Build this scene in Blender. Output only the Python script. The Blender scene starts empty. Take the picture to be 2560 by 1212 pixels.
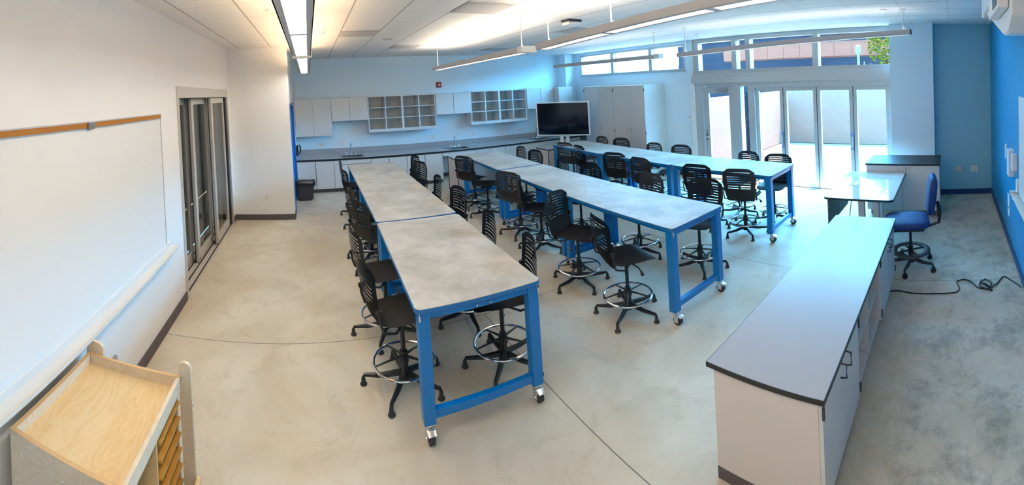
import bpy, bmesh, math, random
from mathutils import Vector, Matrix
random.seed(7)
PI = math.pi
SC = bpy.context.scene
COL = SC.collection

# ------------------------------------------------------------------ camera (a swept phone panorama = cylindrical lens)
cd = bpy.data.cameras.new('panorama_camera')
cam = bpy.data.objects.new('panorama_camera', cd); COL.objects.link(cam)
cd.type = 'PANO'
cd.panorama_type = 'CENTRAL_CYLINDRICAL'
FX, FY, CY = 1020.80226, 824.832144, 606 - 379.240907
cd.central_cylindrical_range_u_min = -1280 / FX
cd.central_cylindrical_range_u_max = 1280 / FX
cd.central_cylindrical_range_v_min = -(1212 - CY) / FY
cd.central_cylindrical_range_v_max = CY / FY
cd.central_cylindrical_radius = 1.0
cd.clip_start = 0.05; cd.clip_end = 200
R = Matrix(((0.87867704, 0.47484306, 0.04950489), (-0.47475448, 0.88000235, -0.01428437), (-0.05034726, -0.01095132, 0.99867173)))
EYE = 2.35
m = Matrix(((R[0][0], R[0][2], -R[0][1], 0), (R[1][0], R[1][2], -R[1][1], 0), (R[2][0], R[2][2], -R[2][1], EYE), (0, 0, 0, 1)))
cam.matrix_world = m
SC.camera = cam

# ------------------------------------------------------------------ world, sun, exposure
W = bpy.data.worlds.new('sky'); SC.world = W; W.use_nodes = True
wn = W.node_tree; bg = wn.nodes['Background']
bg.inputs[0].default_value = (0.13, 0.53, 1.0, 1); bg.inputs[1].default_value = 13.0
sd = bpy.data.lights.new('sun', 'SUN'); sd.energy = 12.0; sd.angle = 0.009; sd.color = (1.0, 0.95, 0.86)
sun = bpy.data.objects.new('sun', sd); COL.objects.link(sun); sun.location = (14, -4, 18)
sun.rotation_euler = Vector((-0.40, 0.43, -2.15)).to_track_quat('-Z', 'Y').to_euler()
SC.view_settings.view_transform = 'Standard'; SC.view_settings.look = 'None'
SC.view_settings.exposure = 2.1; SC.view_settings.gamma = 1.0
SC.view_settings.use_curve_mapping = False
SC.cycles.max_bounces = 10; SC.cycles.diffuse_bounces = 5; SC.cycles.glossy_bounces = 4
SC.cycles.transparent_max_bounces = 16; SC.cycles.transmission_bounces = 6
SC.cycles.sample_clamp_indirect = 6.0
SC.cycles.use_denoising = True
SC.cycles.caustics_reflective = False; SC.cycles.caustics_refractive = False

XL, XW, YS, YB, YP, XP, C = -1.271, 6.408, 8.784, -0.616, 6.333, -0.341, 3.3135

def portal(name, loc, rot, sx, sy):
    d = bpy.data.lights.new(name, 'AREA'); d.shape = 'RECTANGLE'; d.size = sx; d.size_y = sy
    d.cycles.is_portal = True
    o = bpy.data.objects.new(name, d); COL.objects.link(o); o.location = loc; o.rotation_euler = rot
portal('portal_storefront', (XW + .2, 2.8, 1.65), (0, PI / 2, 0), 3.3, 3.8)
portal('portal_clerestory', (XW + .2, 6.5, 2.93), (0, PI / 2, 0), 0.6, 3.4)

# ------------------------------------------------------------------ materials
MATS = {}
def srgb(r, g, b):
    f = lambda c: (c / 255) / 12.92 if c / 255 <= 0.04045 else ((c / 255 + 0.055) / 1.055) ** 2.4
    return (f(r), f(g), f(b), 1)
def mat(name, col, rough=0.5, metal=0.0, spec=0.5, noise=None, emit=None, es=0.0, bump=0.0, coat=0.0):
    m = bpy.data.materials.new(name); m.use_nodes = True; nt = m.node_tree; b = nt.nodes['Principled BSDF']
    b.inputs['Base Color'].default_value = col; b.inputs['Roughness'].default_value = rough
    b.inputs['Metallic'].default_value = metal; b.inputs['Specular IOR Level'].default_value = spec
    b.inputs['Coat Weight'].default_value = coat
    if noise:
        sc, col2, lo, hi = noise[:4]
        tc = nt.nodes.new('ShaderNodeTexCoord'); n = nt.nodes.new('ShaderNodeTexNoise'); n.inputs['Scale'].default_value = sc
        n.inputs['Detail'].default_value = 8; n.inputs['Roughness'].default_value = 0.6
        r = nt.nodes.new('ShaderNodeValToRGB'); r.color_ramp.elements[0].position = lo; r.color_ramp.elements[1].position = hi
        r.color_ramp.elements[0].color = col; r.color_ramp.elements[1].color = col2
        nt.links.new(tc.outputs['Object'], n.inputs['Vector']); nt.links.new(n.outputs['Fac'], r.inputs[0]); nt.links.new(r.outputs[0], b.inputs['Base Color'])
    if bump:
        tc = nt.nodes.new('ShaderNodeTexCoord'); n = nt.nodes.new('ShaderNodeTexNoise'); n.inputs['Scale'].default_value = 220
        bp = nt.nodes.new('ShaderNodeBump'); bp.inputs['Strength'].default_value = bump; bp.inputs['Distance'].default_value = 0.002
        nt.links.new(tc.outputs['Object'], n.inputs['Vector']); nt.links.new(n.outputs['Fac'], bp.inputs['Height']); nt.links.new(bp.outputs[0], b.inputs['Normal'])
    if emit:
        b.inputs['Emission Color'].default_value = emit; b.inputs['Emission Strength'].default_value = es
    MATS[name] = m
    return m
mat('wall_paint', (.82, .81, .79, 1), .6, bump=.15)
mat('wall_pale_blue', (.72, .86, .93, 1), .6, bump=.15)
mat('blue_paint', srgb(0, 132, 182), .45)
mat('blue_light_tint', srgb(138, 198, 216), .5)  # recess wall is white; the bluish light on it is put into this colour
mat('royal_paint', srgb(0, 104, 182), .4)
mat('base_rubber', srgb(88, 80, 82), .55)
mat('laminate', (.64, .64, .63, 1), .35)
mat('laminate_warm', (.66, .60, .57, 1), .4)
mat('grey_laminate', srgb(166, 164, 166), .3)
mat('shelf_inner', (.66, .66, .63, 1), .5)
mat('black_edge', (.012, .012, .014, 1), .4)
mat('black_plastic', (.045, .043, .042, 1), .42)
mat('black_base', (.012, .012, .013, 1), .33)
mat('chrome', (.8, .8, .82, 1), .12, 1.0)
mat('steel', (.45, .46, .47, 1), .35, .9)
mat('dark_metal', (.08, .08, .085, 1), .4, .6)
mat('alu', (.55, .56, .56, 1), .42, .35)
mat('alu_warm', (.60, .56, .50, 1), .45, .3)
mat('fixture', (.50, .50, .52, 1), .45, .2)
mat('fixture_cap', (.75, .74, .70, 1), .5)
mat('table_blue', srgb(0, 118, 192), .32)
mat('edge_blue', srgb(28, 110, 175), .4)
mat('bin_bag', (.015, .017, .02, 1), .25)
mat('screen', (.004, .006, .012, 1), .12)
mat('white_plastic', (.8, .8, .8, 1), .35)
mat('red_plastic', srgb(150, 8, 28), .35)
mat('cork', srgb(190, 128, 52), .8, noise=(260, srgb(150, 95, 35), .35, .65))
mat('whiteboard', (.80, .795, .775, 1), .22)
mat('tray', (.64, .62, .58, 1), .45)
mat('blue_fabric', srgb(4, 48, 112), .6)
mat('rubber', (.03, .03, .032, 1), .6)
mat('black_cable', (.012, .012, .013, 1), .5)
mat('dark_void', (.015, .015, .018, 1), .7)
mat('patio_concrete', (.20, .12, .08, 1), .8, noise=(3, (.18, .11, .075, 1), .3, .7), spec=0)
mat('patio_wall_paint', (.17, .085, .062, 1), .8, noise=(1.5, (.155, .078, .056, 1), .3, .7), spec=0)
mat('salmon_panel', (.14, .035, .021, 1), .6, spec=0)
mat('building_blue', (.014, .010, .0125, 1), .6, noise=(.5, (.018, .014, .0165, 1), .3, .7), spec=0)
mat('building_light', (.012,.01,.01,1), .6, spec=0)
mat('bark', (.1, .07, .05, 1), .8)
mat('leaf', (.06, .05, .006, 1), .6, noise=(4, (.10, .05, .006, 1), .4, .6), spec=0)
mat('tile', (.78, .77, .75, 1), .75, bump=.3)
mat('vent_tile', (.50, .49, .48, 1), .7)
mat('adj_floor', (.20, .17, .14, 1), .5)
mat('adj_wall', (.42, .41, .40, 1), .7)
mat('post_paint', (.12, .11, .105, 1), .6, spec=0)
mat('galv', (.6, .6, .6, 1), .35, .8)

def plywood(name, c1, c2, rough=.35):
    m = mat(name, c1, rough); nt = m.node_tree; b = nt.nodes['Principled BSDF']
    tc = nt.nodes.new('ShaderNodeTexCoord'); mp = nt.nodes.new('ShaderNodeMapping'); mp.inputs['Scale'].default_value = (1.6, .55, 1.6)
    n = nt.nodes.new('ShaderNodeTexNoise'); n.inputs['Scale'].default_value = 2.6; n.inputs['Detail'].default_value = 3; n.inputs['Distortion'].default_value = .35
    mu = nt.nodes.new('ShaderNodeMath'); mu.operation = 'MULTIPLY'; mu.inputs[1].default_value = 34
    fr = nt.nodes.new('ShaderNodeMath'); fr.operation = 'PINGPONG'; fr.inputs[1].default_value = 1
    n2 = nt.nodes.new('ShaderNodeTexNoise'); n2.inputs['Scale'].default_value = 40; n2.inputs['Detail'].default_value = 4
    av = nt.nodes.new('ShaderNodeMath'); av.operation = 'MULTIPLY'
    r = nt.nodes.new('ShaderNodeValToRGB'); r.color_ramp.elements[0].color = c1; r.color_ramp.elements[1].color = c2
    r.color_ramp.elements[0].position = 0; r.color_ramp.elements[1].position = .8
    nt.links.new(tc.outputs['Object'], mp.inputs[0]); nt.links.new(mp.outputs[0], n.inputs['Vector']); nt.links.new(n.outputs['Fac'], mu.inputs[0])
    nt.links.new(tc.outputs['Object'], n2.inputs['Vector'])
    nt.links.new(mu.outputs[0], fr.inputs[0]); nt.links.new(fr.outputs[0], av.inputs[0]); nt.links.new(n2.outputs['Fac'], av.inputs[1]); nt.links.new(av.outputs[0], r.inputs[0]); nt.links.new(r.outputs[0], b.inputs['Base Color'])
plywood('ply', srgb(226, 198, 152), srgb(214, 180, 126))
plywood('ply_pale', srgb(222, 205, 180), srgb(208, 188, 158))
plywood('ply_edge', srgb(196, 140, 62), srgb(180, 124, 52))
mat('ply_rim', srgb(208, 170, 122), .5)

# glass: clear sheet with fresnel reflection
def glass(name, tint, ior=1.45):
    m = bpy.data.materials.new(name); m.use_nodes = True; nt = m.node_tree; nt.nodes.remove(nt.nodes['Principled BSDF'])
    out = nt.nodes['Material Output']; t = nt.nodes.new('ShaderNodeBsdfTransparent'); t.inputs[0].default_value = tint
    g = nt.nodes.new('ShaderNodeBsdfGlossy'); g.inputs['Roughness'].default_value = .02
    f = nt.nodes.new('ShaderNodeFresnel'); f.inputs[0].default_value = ior
    mx = nt.nodes.new('ShaderNodeMixShader')
    ge = nt.nodes.new('ShaderNodeNewGeometry'); iv = nt.nodes.new('ShaderNodeMath'); iv.operation = 'SUBTRACT'; iv.inputs[0].default_value = 1; nt.links.new(ge.outputs['Backfacing'], iv.inputs[1])
    mu = nt.nodes.new('ShaderNodeMath'); mu.operation = 'MULTIPLY'; nt.links.new(f.outputs[0], mu.inputs[0]); nt.links.new(iv.outputs[0], mu.inputs[1])
    nt.links.new(mu.outputs[0], mx.inputs[0]); nt.links.new(t.outputs[0], mx.inputs[1]); nt.links.new(g.outputs[0], mx.inputs[2]); nt.links.new(mx.outputs[0], out.inputs[0])
    MATS[name] = m
glass('glass', (.93, .96, .95, 1)); glass('glass_grey', (.7, .72, .72, 1), 1.6)

def emis(name, col, s):
    m = bpy.data.materials.new(name); m.use_nodes = True; nt = m.node_tree; b = nt.nodes['Principled BSDF']
    b.inputs['Base Color'].default_value = (.8, .8, .78, 1); b.inputs['Emission Color'].default_value = col; b.inputs['Emission Strength'].default_value = s
    MATS[name] = m
WARM = (1.0, .84, .62, 1)
emis('diffuser_bright', (1.0, .92, .80, 1), 7.0)
emis('diffuser_mid', (1.0, .80, .60, 1), .55)
emis('adj_fill_glow', (1.0, .88, .72, 1), 1.2)
emis('diffuser_low', (1.0, .90, .78, 1), .12)
emis('uplight_bright', (1.0, .68, .38, 1), 6.0)
emis('uplight_mid', (1.0, .82, .62, 1), 7.5)
emis('uplight_low', (1.0, .93, .86, 1), 2.0)

# concrete floor: blotchy slab with saw-cut joints
def floor_mat():
    m = mat('concrete', (.5, .47, .42, 1), .42, spec=.3); nt = m.node_tree; b = nt.nodes['Principled BSDF']; L = nt.links
    g = nt.nodes.new('ShaderNodeNewGeometry')
    def noise(sc, det, dist=0, rough=.6):
        n = nt.nodes.new('ShaderNodeTexNoise'); n.inputs['Scale'].default_value = sc; n.inputs['Detail'].default_value = det
        n.inputs['Distortion'].default_value = dist; n.inputs['Roughness'].default_value = rough
        L.new(g.outputs['Position'], n.inputs['Vector']); return n.outputs['Fac']
    def ramp(f, a, ca, bb, cb):
        r = nt.nodes.new('ShaderNodeValToRGB'); e = r.color_ramp.elements
        e[0].position = a; e[0].color = ca; e[1].position = bb; e[1].color = cb; L.new(f, r.inputs[0]); return r.outputs[0]
    def mix(f, a, bb, mode='MIX'):
        x = nt.nodes.new('ShaderNodeMix'); x.data_type = 'RGBA'; x.blend_type = mode
        for i, v in ((0, f), (6, a), (7, bb)):
            if hasattr(v, 'links'): L.new(v, x.inputs[i])
            else: x.inputs[i].default_value = v
        return x.outputs[2]
    def M(op, a, bb=None):
        x = nt.nodes.new('ShaderNodeMath'); x.operation = op
        for i, v in enumerate((a, bb)):
            if v is None: continue
            if hasattr(v, 'links'): L.new(v, x.inputs[i])
            else: x.inputs[i].default_value = v
        return x.outputs[0]
    base = ramp(noise(1.1, 6, .6), .36, (.54, .46, .34, 1), .66, (.68, .62, .51, 1))
    base = mix(ramp(noise(3.2, 9, 1.2, .7), .52, (0, 0, 0, 1), .66, (.55, .55, .55, 1)), base, (.46, .40, .30, 1))
    base = mix(ramp(noise(5.5, 10, .4, .75), .60, (0, 0, 0, 1), .70, (.5, .5, .5, 1)), base, (.64, .63, .59, 1))
    # worn dark patches along the front wall
    sx = nt.nodes.new('ShaderNodeSeparateXYZ'); L.new(g.outputs['Position'], sx.inputs[0]); X, Y = sx.outputs[0], sx.outputs[1]
    near = M('SUBTRACT', 1.0, M('SMOOTH_MIN', 1.0, 1.0))
    zone = nt.nodes.new('ShaderNodeMapRange'); L.new(Y, zone.inputs[0]); zone.inputs[1].default_value = .65; zone.inputs[2].default_value = .2; zone.inputs[3].default_value = 0; zone.inputs[4].default_value = 1
    pat = ramp(noise(3.0, 14, .15, .78), .48, (0, 0, 0, 1), .60, (1, 1, 1, 1))
    base = mix(M('MULTIPLY', M('MULTIPLY', zone.outputs[0], pat), .62), base, (.20, .20, .17, 1))
    pat2 = ramp(noise(8, 14, .1, .8), .55, (0, 0, 0, 1), .64, (1, 1, 1, 1))
    base = mix(M('MULTIPLY', M('MULTIPLY', zone.outputs[0], pat2), .5), base, (.66, .68, .66, 1))
    # joints
    def line(v, at, w=.0035): return M('LESS_THAN', M('ABSOLUTE', M('SUBTRACT', v, at)), w)
    ln = M('MAXIMUM', line(Y, 3.168), M('MAXIMUM', line(X, 3.655), M('MAXIMUM', M('MULTIPLY', line(X, 1.311), M('LESS_THAN', Y, 3.17)), line(Y, 6.03, .003))))
    base = mix(M('MULTIPLY', ln, .8), base, (.10, .09, .08, 1))
    L.new(base, b.inputs['Base Color'])
    rr = ramp(noise(2.0, 5), .3, (.34, .34, .34, 1), .7, (.5, .5, .5, 1)); L.new(rr, b.inputs['Roughness'])
floor_mat()
def table_mat():
    m = mat('concrete_laminate', (.5, .48, .44, 1), .42, spec=.3); nt = m.node_tree; b = nt.nodes['Principled BSDF']; L = nt.links
    tc = nt.nodes.new('ShaderNodeTexCoord')
    oi = nt.nodes.new('ShaderNodeObjectInfo'); ad = nt.nodes.new('ShaderNodeVectorMath'); ad.operation = 'ADD'
    L.new(tc.outputs['Object'], ad.inputs[0]); L.new(oi.outputs['Location'], ad.inputs[1])
    n = nt.nodes.new('ShaderNodeTexNoise'); n.inputs['Scale'].default_value = 3.4; n.inputs['Detail'].default_value = 9; n.inputs['Roughness'].default_value = .68; n.inputs['Distortion'].default_value = .3
    L.new(ad.outputs[0], n.inputs['Vector'])
    r = nt.nodes.new('ShaderNodeValToRGB'); e = r.color_ramp.elements; e[0].position = .34; e[0].color = (.32, .30, .26, 1); e[1].position = .66; e[1].color = (.52, .49, .44, 1)
    L.new(n.outputs['Fac'], r.inputs[0])
    n2 = nt.nodes.new('ShaderNodeTexNoise'); n2.inputs['Scale'].default_value = 26; n2.inputs['Detail'].default_value = 3; L.new(ad.outputs[0], n2.inputs['Vector'])
    r2 = nt.nodes.new('ShaderNodeValToRGB'); e = r2.color_ramp.elements; e[0].position = .23; e[0].color = (1, 1, 1, 1); e[1].position = .27; e[1].color = (0, 0, 0, 1); L.new(n2.outputs['Fac'], r2.inputs[0])
    x = nt.nodes.new('ShaderNodeMix'); x.data_type = 'RGBA'; L.new(r2.outputs[0], x.inputs[0]); L.new(r.outputs[0], x.inputs[6]); x.inputs[7].default_value = (.2, .19, .18, 1)
    L.new(x.outputs[2], b.inputs['Base Color'])
table_mat()

# ------------------------------------------------------------------ mesh helpers
class MB:
    def __init__(s, keep=False): s.bm = bmesh.new(); s.keep = [] if keep else None
    def _add(s, t, M=None):
        if M is not None: bmesh.ops.transform(t, matrix=M, verts=t.verts)
        me = bpy.data.meshes.new('t'); t.to_mesh(me); t.free(); s.bm.from_mesh(me)
        if s.keep is not None:
            q = MB(); q.bm.from_mesh(me); s.keep.append(q)
        bpy.data.meshes.remove(me); return s
    def box(s, x0, x1, y0, y1, z0, z1, bev=0, seg=2):
        t = bmesh.new(); bmesh.ops.create_cube(t, size=1)
        for v in t.verts: v.co = Vector(((x0 + x1) / 2 + v.co.x * abs(x1 - x0), (y0 + y1) / 2 + v.co.y * abs(y1 - y0), (z0 + z1) / 2 + v.co.z * abs(z1 - z0)))
        if bev: bmesh.ops.bevel(t, geom=t.edges[:], offset=bev, segments=seg, affect='EDGES', profile=.6)
        return s._add(t)
    def obox(s, M, sx, sy, sz, bev=0):
        t = bmesh.new(); bmesh.ops.create_cube(t, size=1)
        for v in t.verts: v.co = Vector((v.co.x * sx, v.co.y * sy, v.co.z * sz))
        if bev: bmesh.ops.bevel(t, geom=t.edges[:], offset=bev, segments=2, affect='EDGES', profile=.6)
        return s._add(t, M)
    def cyl(s, p, q, r, r2=None, n=16):
        p, q = Vector(p), Vector(q); d = q - p; t = bmesh.new()
        bmesh.ops.create_cone(t, cap_ends=True, segments=n, radius1=r, radius2=r if r2 is None else r2, depth=d.length)
        return s._add(t, Matrix.Translation((p + q) / 2) @ d.to_track_quat('Z', 'Y').to_matrix().to_4x4())
    def sph(s, c, r, sc=(1, 1, 1), n=12):
        t = bmesh.new(); bmesh.ops.create_uvsphere(t, u_segments=n, v_segments=max(6, n // 2), radius=r)
        return s._add(t, Matrix.Translation(c) @ Matrix.Diagonal((*sc, 1)))
    def torus(s, c, Rr, r, n=40, k=8, M=None):
        t = bmesh.new(); vs = []
        for i in range(n):
            a = 2 * PI * i / n
            vs.append([t.verts.new(((Rr + r * math.cos(b)) * math.cos(a), (Rr + r * math.cos(b)) * math.sin(a), r * math.sin(b))) for b in [2 * PI * j / k for j in range(k)]])
        for i in range(n):
            for j in range(k): t.faces.new((vs[i][j], vs[(i + 1) % n][j], vs[(i + 1) % n][(j + 1) % k], vs[i][(j + 1) % k]))
        return s._add(t, Matrix.Translation(c) @ (M or Matrix.Identity(4)))
    def tube(s, pts, r, n=8, closed=False):
        pts = [Vector(p) for p in pts]; t = bmesh.new(); rings = []
        for i, p in enumerate(pts):
            a = pts[i - 1] if i > 0 else p; b = pts[i + 1] if i < len(pts) - 1 else p
            d = (b - a).normalized(); rr = r[i] if isinstance(r, (list, tuple)) else r
            up = Vector((0, 0, 1)) if abs(d.z) < .95 else Vector((0, 1, 0))
            u = d.cross(up).normalized(); w = d.cross(u)
            rings.append([t.verts.new(p + (u * math.cos(2 * PI * k / n) + w * math.sin(2 * PI * k / n)) * rr) for k in range(n)])
        for i in range(len(pts) - 1):
            for k in range(n): t.faces.new((rings[i][k], rings[i][(k + 1) % n], rings[i + 1][(k + 1) % n], rings[i + 1][k]))
        t.faces.new(rings[0][::-1]); t.faces.new(rings[-1])
        return s._add(t)
    def lathe(s, prof, c=(0, 0, 0), n=24):
        t = bmesh.new(); rings = []
        for r, z in prof: rings.append([t.verts.new((r * math.cos(2 * PI * k / n), r * math.sin(2 * PI * k / n), z)) for k in range(n)])
        for i in range(len(prof) - 1):
            for k in range(n): t.faces.new((rings[i][k], rings[i][(k + 1) % n], rings[i + 1][(k + 1) % n], rings[i + 1][k]))
        t.faces.new(rings[0][::-1]); t.faces.new(rings[-1])
        return s._add(t, Matrix.Translation(c))
    def prism(s, poly, z0, z1, M=None, bev=0):      # polygon in XY pulled up
        t = bmesh.new(); a = [t.verts.new((x, y, z0)) for x, y in poly]; b = [t.verts.new((x, y, z1)) for x, y in poly]
        t.faces.new(a[::-1]); t.faces.new(b); n = len(poly)
        for i in range(n): t.faces.new((a[i], a[(i + 1) % n], b[(i + 1) % n], b[i]))
        if bev: bmesh.ops.bevel(t, geom=[e for e in t.edges], offset=bev, segments=2, affect='EDGES')
        return s._add(t, M)
    def build(s, name, mt, parent=None, world=None, smooth=None):
        """verts are in the parent's local space; world = parent's location to subtract when they are world coords"""
        bmesh.ops.recalc_face_normals(s.bm, faces=s.bm.faces)
        if world is not None: bmesh.ops.translate(s.bm, vec=-Vector(world), verts=s.bm.verts)
        me = bpy.data.meshes.new(name); s.bm.to_mesh(me); s.bm.free(); me.materials.append(MATS[mt])
        if smooth:
            me.polygons.foreach_set('use_smooth', [True] * len(me.polygons))
            me.set_sharp_from_angle(angle=smooth)
        o = bpy.data.objects.new(name, me); COL.objects.link(o)
        if parent is not None: o.parent = parent
        elif world is not None: o.location = world
        return o
def each(mb, name, mt, parent=None, **k):
    """one object per shape added to an MB(keep=True)"""
    out = [q.build(name, mt, parent, **k) for q in mb.keep]; mb.bm.free(); return out
SM = math.radians(38)
def tag(o, label=None, cat=None, group=None, kind=None):
    if label: o['label'] = label
    if cat: o['category'] = cat
    if group: o['group'] = group
    if kind: o['kind'] = kind
    return o
def thing(name, label, cat, loc=(0, 0, 0), rz=0, group=None):
    o = bpy.data.objects.new(name, None); COL.objects.link(o); o.location = loc; o.rotation_euler = (0, 0, rz); o.empty_display_size = .1
    return tag(o, label, cat, group)
def struct(name, mb, mt, parent=None, **k):
    o = mb.build(name, mt, parent, **k)
    if parent is None: o['kind'] = 'structure'
    return o
def sroot(name, loc=(0, 0, 0)):
    o = bpy.data.objects.new(name, None); COL.objects.link(o); o.location = loc; o['kind'] = 'structure'; o.empty_display_size = .1; return o
def copy_tree(o, parent=None):
    c = o.copy(); COL.objects.link(c); c.parent = parent
    for ch in list(o.children): copy_tree(ch, c)
    return c
def rrect(x0, x1, y0, y1, r, n=5):
    P = []
    for cx, cy, a in ((x1 - r, y1 - r, 0), (x0 + r, y1 - r, 90), (x0 + r, y0 + r, 180), (x1 - r, y0 + r, 270)):
        for i in range(n + 1):
            t = math.radians(a + 90 * i / n); P.append((cx + r * math.cos(t), cy + r * math.sin(t)))
    return P

# ------------------------------------------------------------------ the room
struct('floor', MB().box(XL - .2, XW + .25, YB - .2, YS + .2, -.1, 0), 'concrete')
# left wall with the sliding door opening
D0, D1, DZ = 3.77, 6.12, 2.50
struct('wall_left', MB().box(XL - .35, XL, YB - .2, D0, 0, C).box(XL - .35, XL, D1, 9.5, 0, C).box(XL - .35, XL, D0, D1, DZ, C), 'wall_paint')
struct('wall_alcove', MB().box(XL, XP, YP, YP + .15, 0, C).box(XP - .12, XP, YP + .15, YP + .28, 0, C).box(XP - .12, XP, YP + 1.35, YS, 0, C).box(XP - .12, XP, YP + .28, YP + 1.35, 2.17, C), 'wall_paint')
struct('wall_back', MB().box(XP - .12, XW + .2, YS, YS + .15, 0, C).box(6.12, XW + .02, 8.42, YS, 0, C), 'wall_pale_blue')
struct('wall_front', MB().box(1.1, XW + .2, YB - .15, YB, 0, C), 'blue_paint')
struct('wall_front_left', MB().box(XL - .2, 1.1, YB - .15, YB, 0, C), 'wall_paint')
TW = .22
wr = MB()
wr.box(XW, XW + TW, 4.70, YS + .1, 0, 2.60)                # below the clerestory
wr.box(XW, XW + TW, 8.16, YS + .1, 2.60, C)                # left of it
wr.box(XW, XW + TW, 4.70, 4.86, 2.60, C)
wr.box(XW, XW + TW, 4.86, 8.16, 3.24, C)
struct('wall_right', wr, 'wall_pale_blue')
struct('wall_column', MB().box(6.17, XW + TW, .27, .93, 0, C), 'wall_pale_blue')
struct('wall_recess', MB().box(XW - .03, XW + TW, YB, .27, 0, C), 'blue_light_tint')
# baseboards
struct('baseboard_left', MB().box(XL, XL + .012, YB, D0 - .02, 0, .105, .003).box(XL, XL + .012, D1 + .05, YP, 0, .105, .003), 'base_rubber')
struct('baseboard_alcove', MB().box(XL + .012, XP + .012, YP - .012, YP, 0, .105, .003).box(XP, XP + .012, YP, YP + .25, 0, .105, .003), 'base_rubber')
mat('baseboard_blue', srgb(22, 62, 110), .5)
struct('baseboard_front', MB().box(XL + .02, XW - .03, YB, YB + .012, 0, .105, .003), 'baseboard_blue')
struct('baseboard_recess', MB().box(XW - .042, XW - .03, YB + .012, .27, 0, .105, .003), 'baseboard_blue')
struct('baseboard_right', MB().box(XW - .012, XW, 4.72, 5.38, 0, .105, .003), 'base_rubber')

# ceiling: tiles with reveals (pattern in the material)
def ceil_mat():
    m = MATS['tile']; nt = m.node_tree; b = nt.nodes['Principled BSDF']; L = nt.links
    g = nt.nodes.new('ShaderNodeNewGeometry'); sx = nt.nodes.new('ShaderNodeSeparateXYZ'); L.new(g.outputs['Position'], sx.inputs[0])
    def M(op, a, bb=None, cc=None):
        x = nt.nodes.new('ShaderNodeMath'); x.operation = op
        for i, v in enumerate((a, bb, cc)):
            if v is None: continue
            if hasattr(v, 'links'): L.new(v, x.inputs[i])
            else: x.inputs[i].default_value = v
        return x.outputs[0]
    def grid(v, off, step, w):
        q = M('PINGPONG', M('SUBTRACT', v, off), step / 2); return M('LESS_THAN', q, w)
    gx = grid(sx.outputs[0], .43, .497, .0075); gy = grid(sx.outputs[1], .03, .5475, .0045)
    mx = nt.nodes.new('ShaderNodeMix'); mx.data_type = 'RGBA'; mx.inputs[6].default_value = (.78, .77, .755, 1); mx.inputs[7].default_value = (.30, .29, .28, 1)
    L.new(M('MAXIMUM', M('MULTIPLY', gx, .85), M('MULTIPLY', gy, .45)), mx.inputs[0]); L.new(mx.outputs[2], b.inputs['Base Color'])
ceil_mat()
struct('ceiling', MB().box(XL - .3, XW + .25, YB - .2, YS + .2, C, C + .12), 'tile')

# ------------------------------------------------------------------ sliding glass doors on the left and the room beyond
d1 = sroot('door_1', (XL, D0, 0))
d1.location = (0, 0, 0)
f = MB()
f.box(XL - .34, XL + .012, D0 - .03, D0 + .02, 0, DZ + .02).box(XL - .34, XL + .012, D1 - .02, D1 + .03, 0, DZ + .02)
f.box(XL - .34, XL + .012, D0 + .02, D1 - .02, DZ - .12, DZ + .02).box(XL - .34, XL + .0, D0 + .02, D1 - .02, 0, .012)
f.build('door_frame', 'alu_warm', d1)
t = MB(True)
for k in range(4): t.box(XL - .035 - .075 * k, XL - .02 - .075 * k, D0 + .02, D1 - .02, .012, .016)
each(t, 'floor_track', 'dark_void', d1)
MB().box(XL - .13, XL - .01, D1 - .11, D1 - .021, .02, DZ - .121).build('jamb_seal', 'dark_void', d1)
for k, (a, b) in enumerate(((5.22, 6.00), (4.60, 5.32), (3.80, 4.68))):
    x1 = XL - .028 - .085 * k; x0 = x1 - .045
    p = MB(); p.box(x0, x1, a, a + .085, .02, DZ - .13, .004).box(x0, x1, b - .06, b, .02, DZ - .13, .004)
    p.box(x0, x1, a + .085, b - .06, .02, .15, .004).box(x0, x1, a + .085, b - .06, DZ - .22, DZ - .13, .004)
    po = p.build('door_panel', 'alu_warm', d1)
    MB().box(x0 + .018, x0 + .026, a + .085, b - .06, .15, DZ - .22).build('glass_pane', 'glass_grey', po)
    MB().box(x0 + .005, x0 + .012, a - .025, a - .001, .02, DZ - .13).build('gasket', 'dark_void', po)
    MB().cyl((x1 - .002, a + .04, .06), (x1 + .003, a + .04, .06), .012).build('bolt', 'dark_metal', po)
# adjacent room seen through the glass
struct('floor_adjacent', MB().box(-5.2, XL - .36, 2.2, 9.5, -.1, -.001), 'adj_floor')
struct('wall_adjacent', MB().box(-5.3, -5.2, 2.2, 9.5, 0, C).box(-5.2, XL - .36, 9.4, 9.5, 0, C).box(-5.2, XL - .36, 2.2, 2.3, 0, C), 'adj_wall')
struct('fill_panel_adjacent', MB().box(-3.6, -2.9, 3.5, 6.5, C - .03, C - .004), 'adj_fill_glow')  # unseen glowing panel, added to brighten the room behind the glass
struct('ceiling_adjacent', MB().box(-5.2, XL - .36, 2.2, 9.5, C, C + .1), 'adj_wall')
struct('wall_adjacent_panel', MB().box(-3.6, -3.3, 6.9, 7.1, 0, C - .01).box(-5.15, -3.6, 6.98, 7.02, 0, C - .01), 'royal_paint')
# blue door on the side wall of the alcove
d2 = sroot('door_2')
MB().box(XP - .07, XP - .02, YP + .31, YP + 1.32, .01, 2.14, .003).build('door_leaf', 'royal_paint', d2)
f = MB(); f.box(XP - .1, XP + .015, YP + .28, YP + .32, 0, 2.17).box(XP - .1, XP + .015, YP + 1.31, YP + 1.35, 0, 2.17).box(XP - .1, XP + .015, YP + .28, YP + 1.35, 2.13, 2.2)
f.build('door_frame', 'royal_paint', d2)

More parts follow.
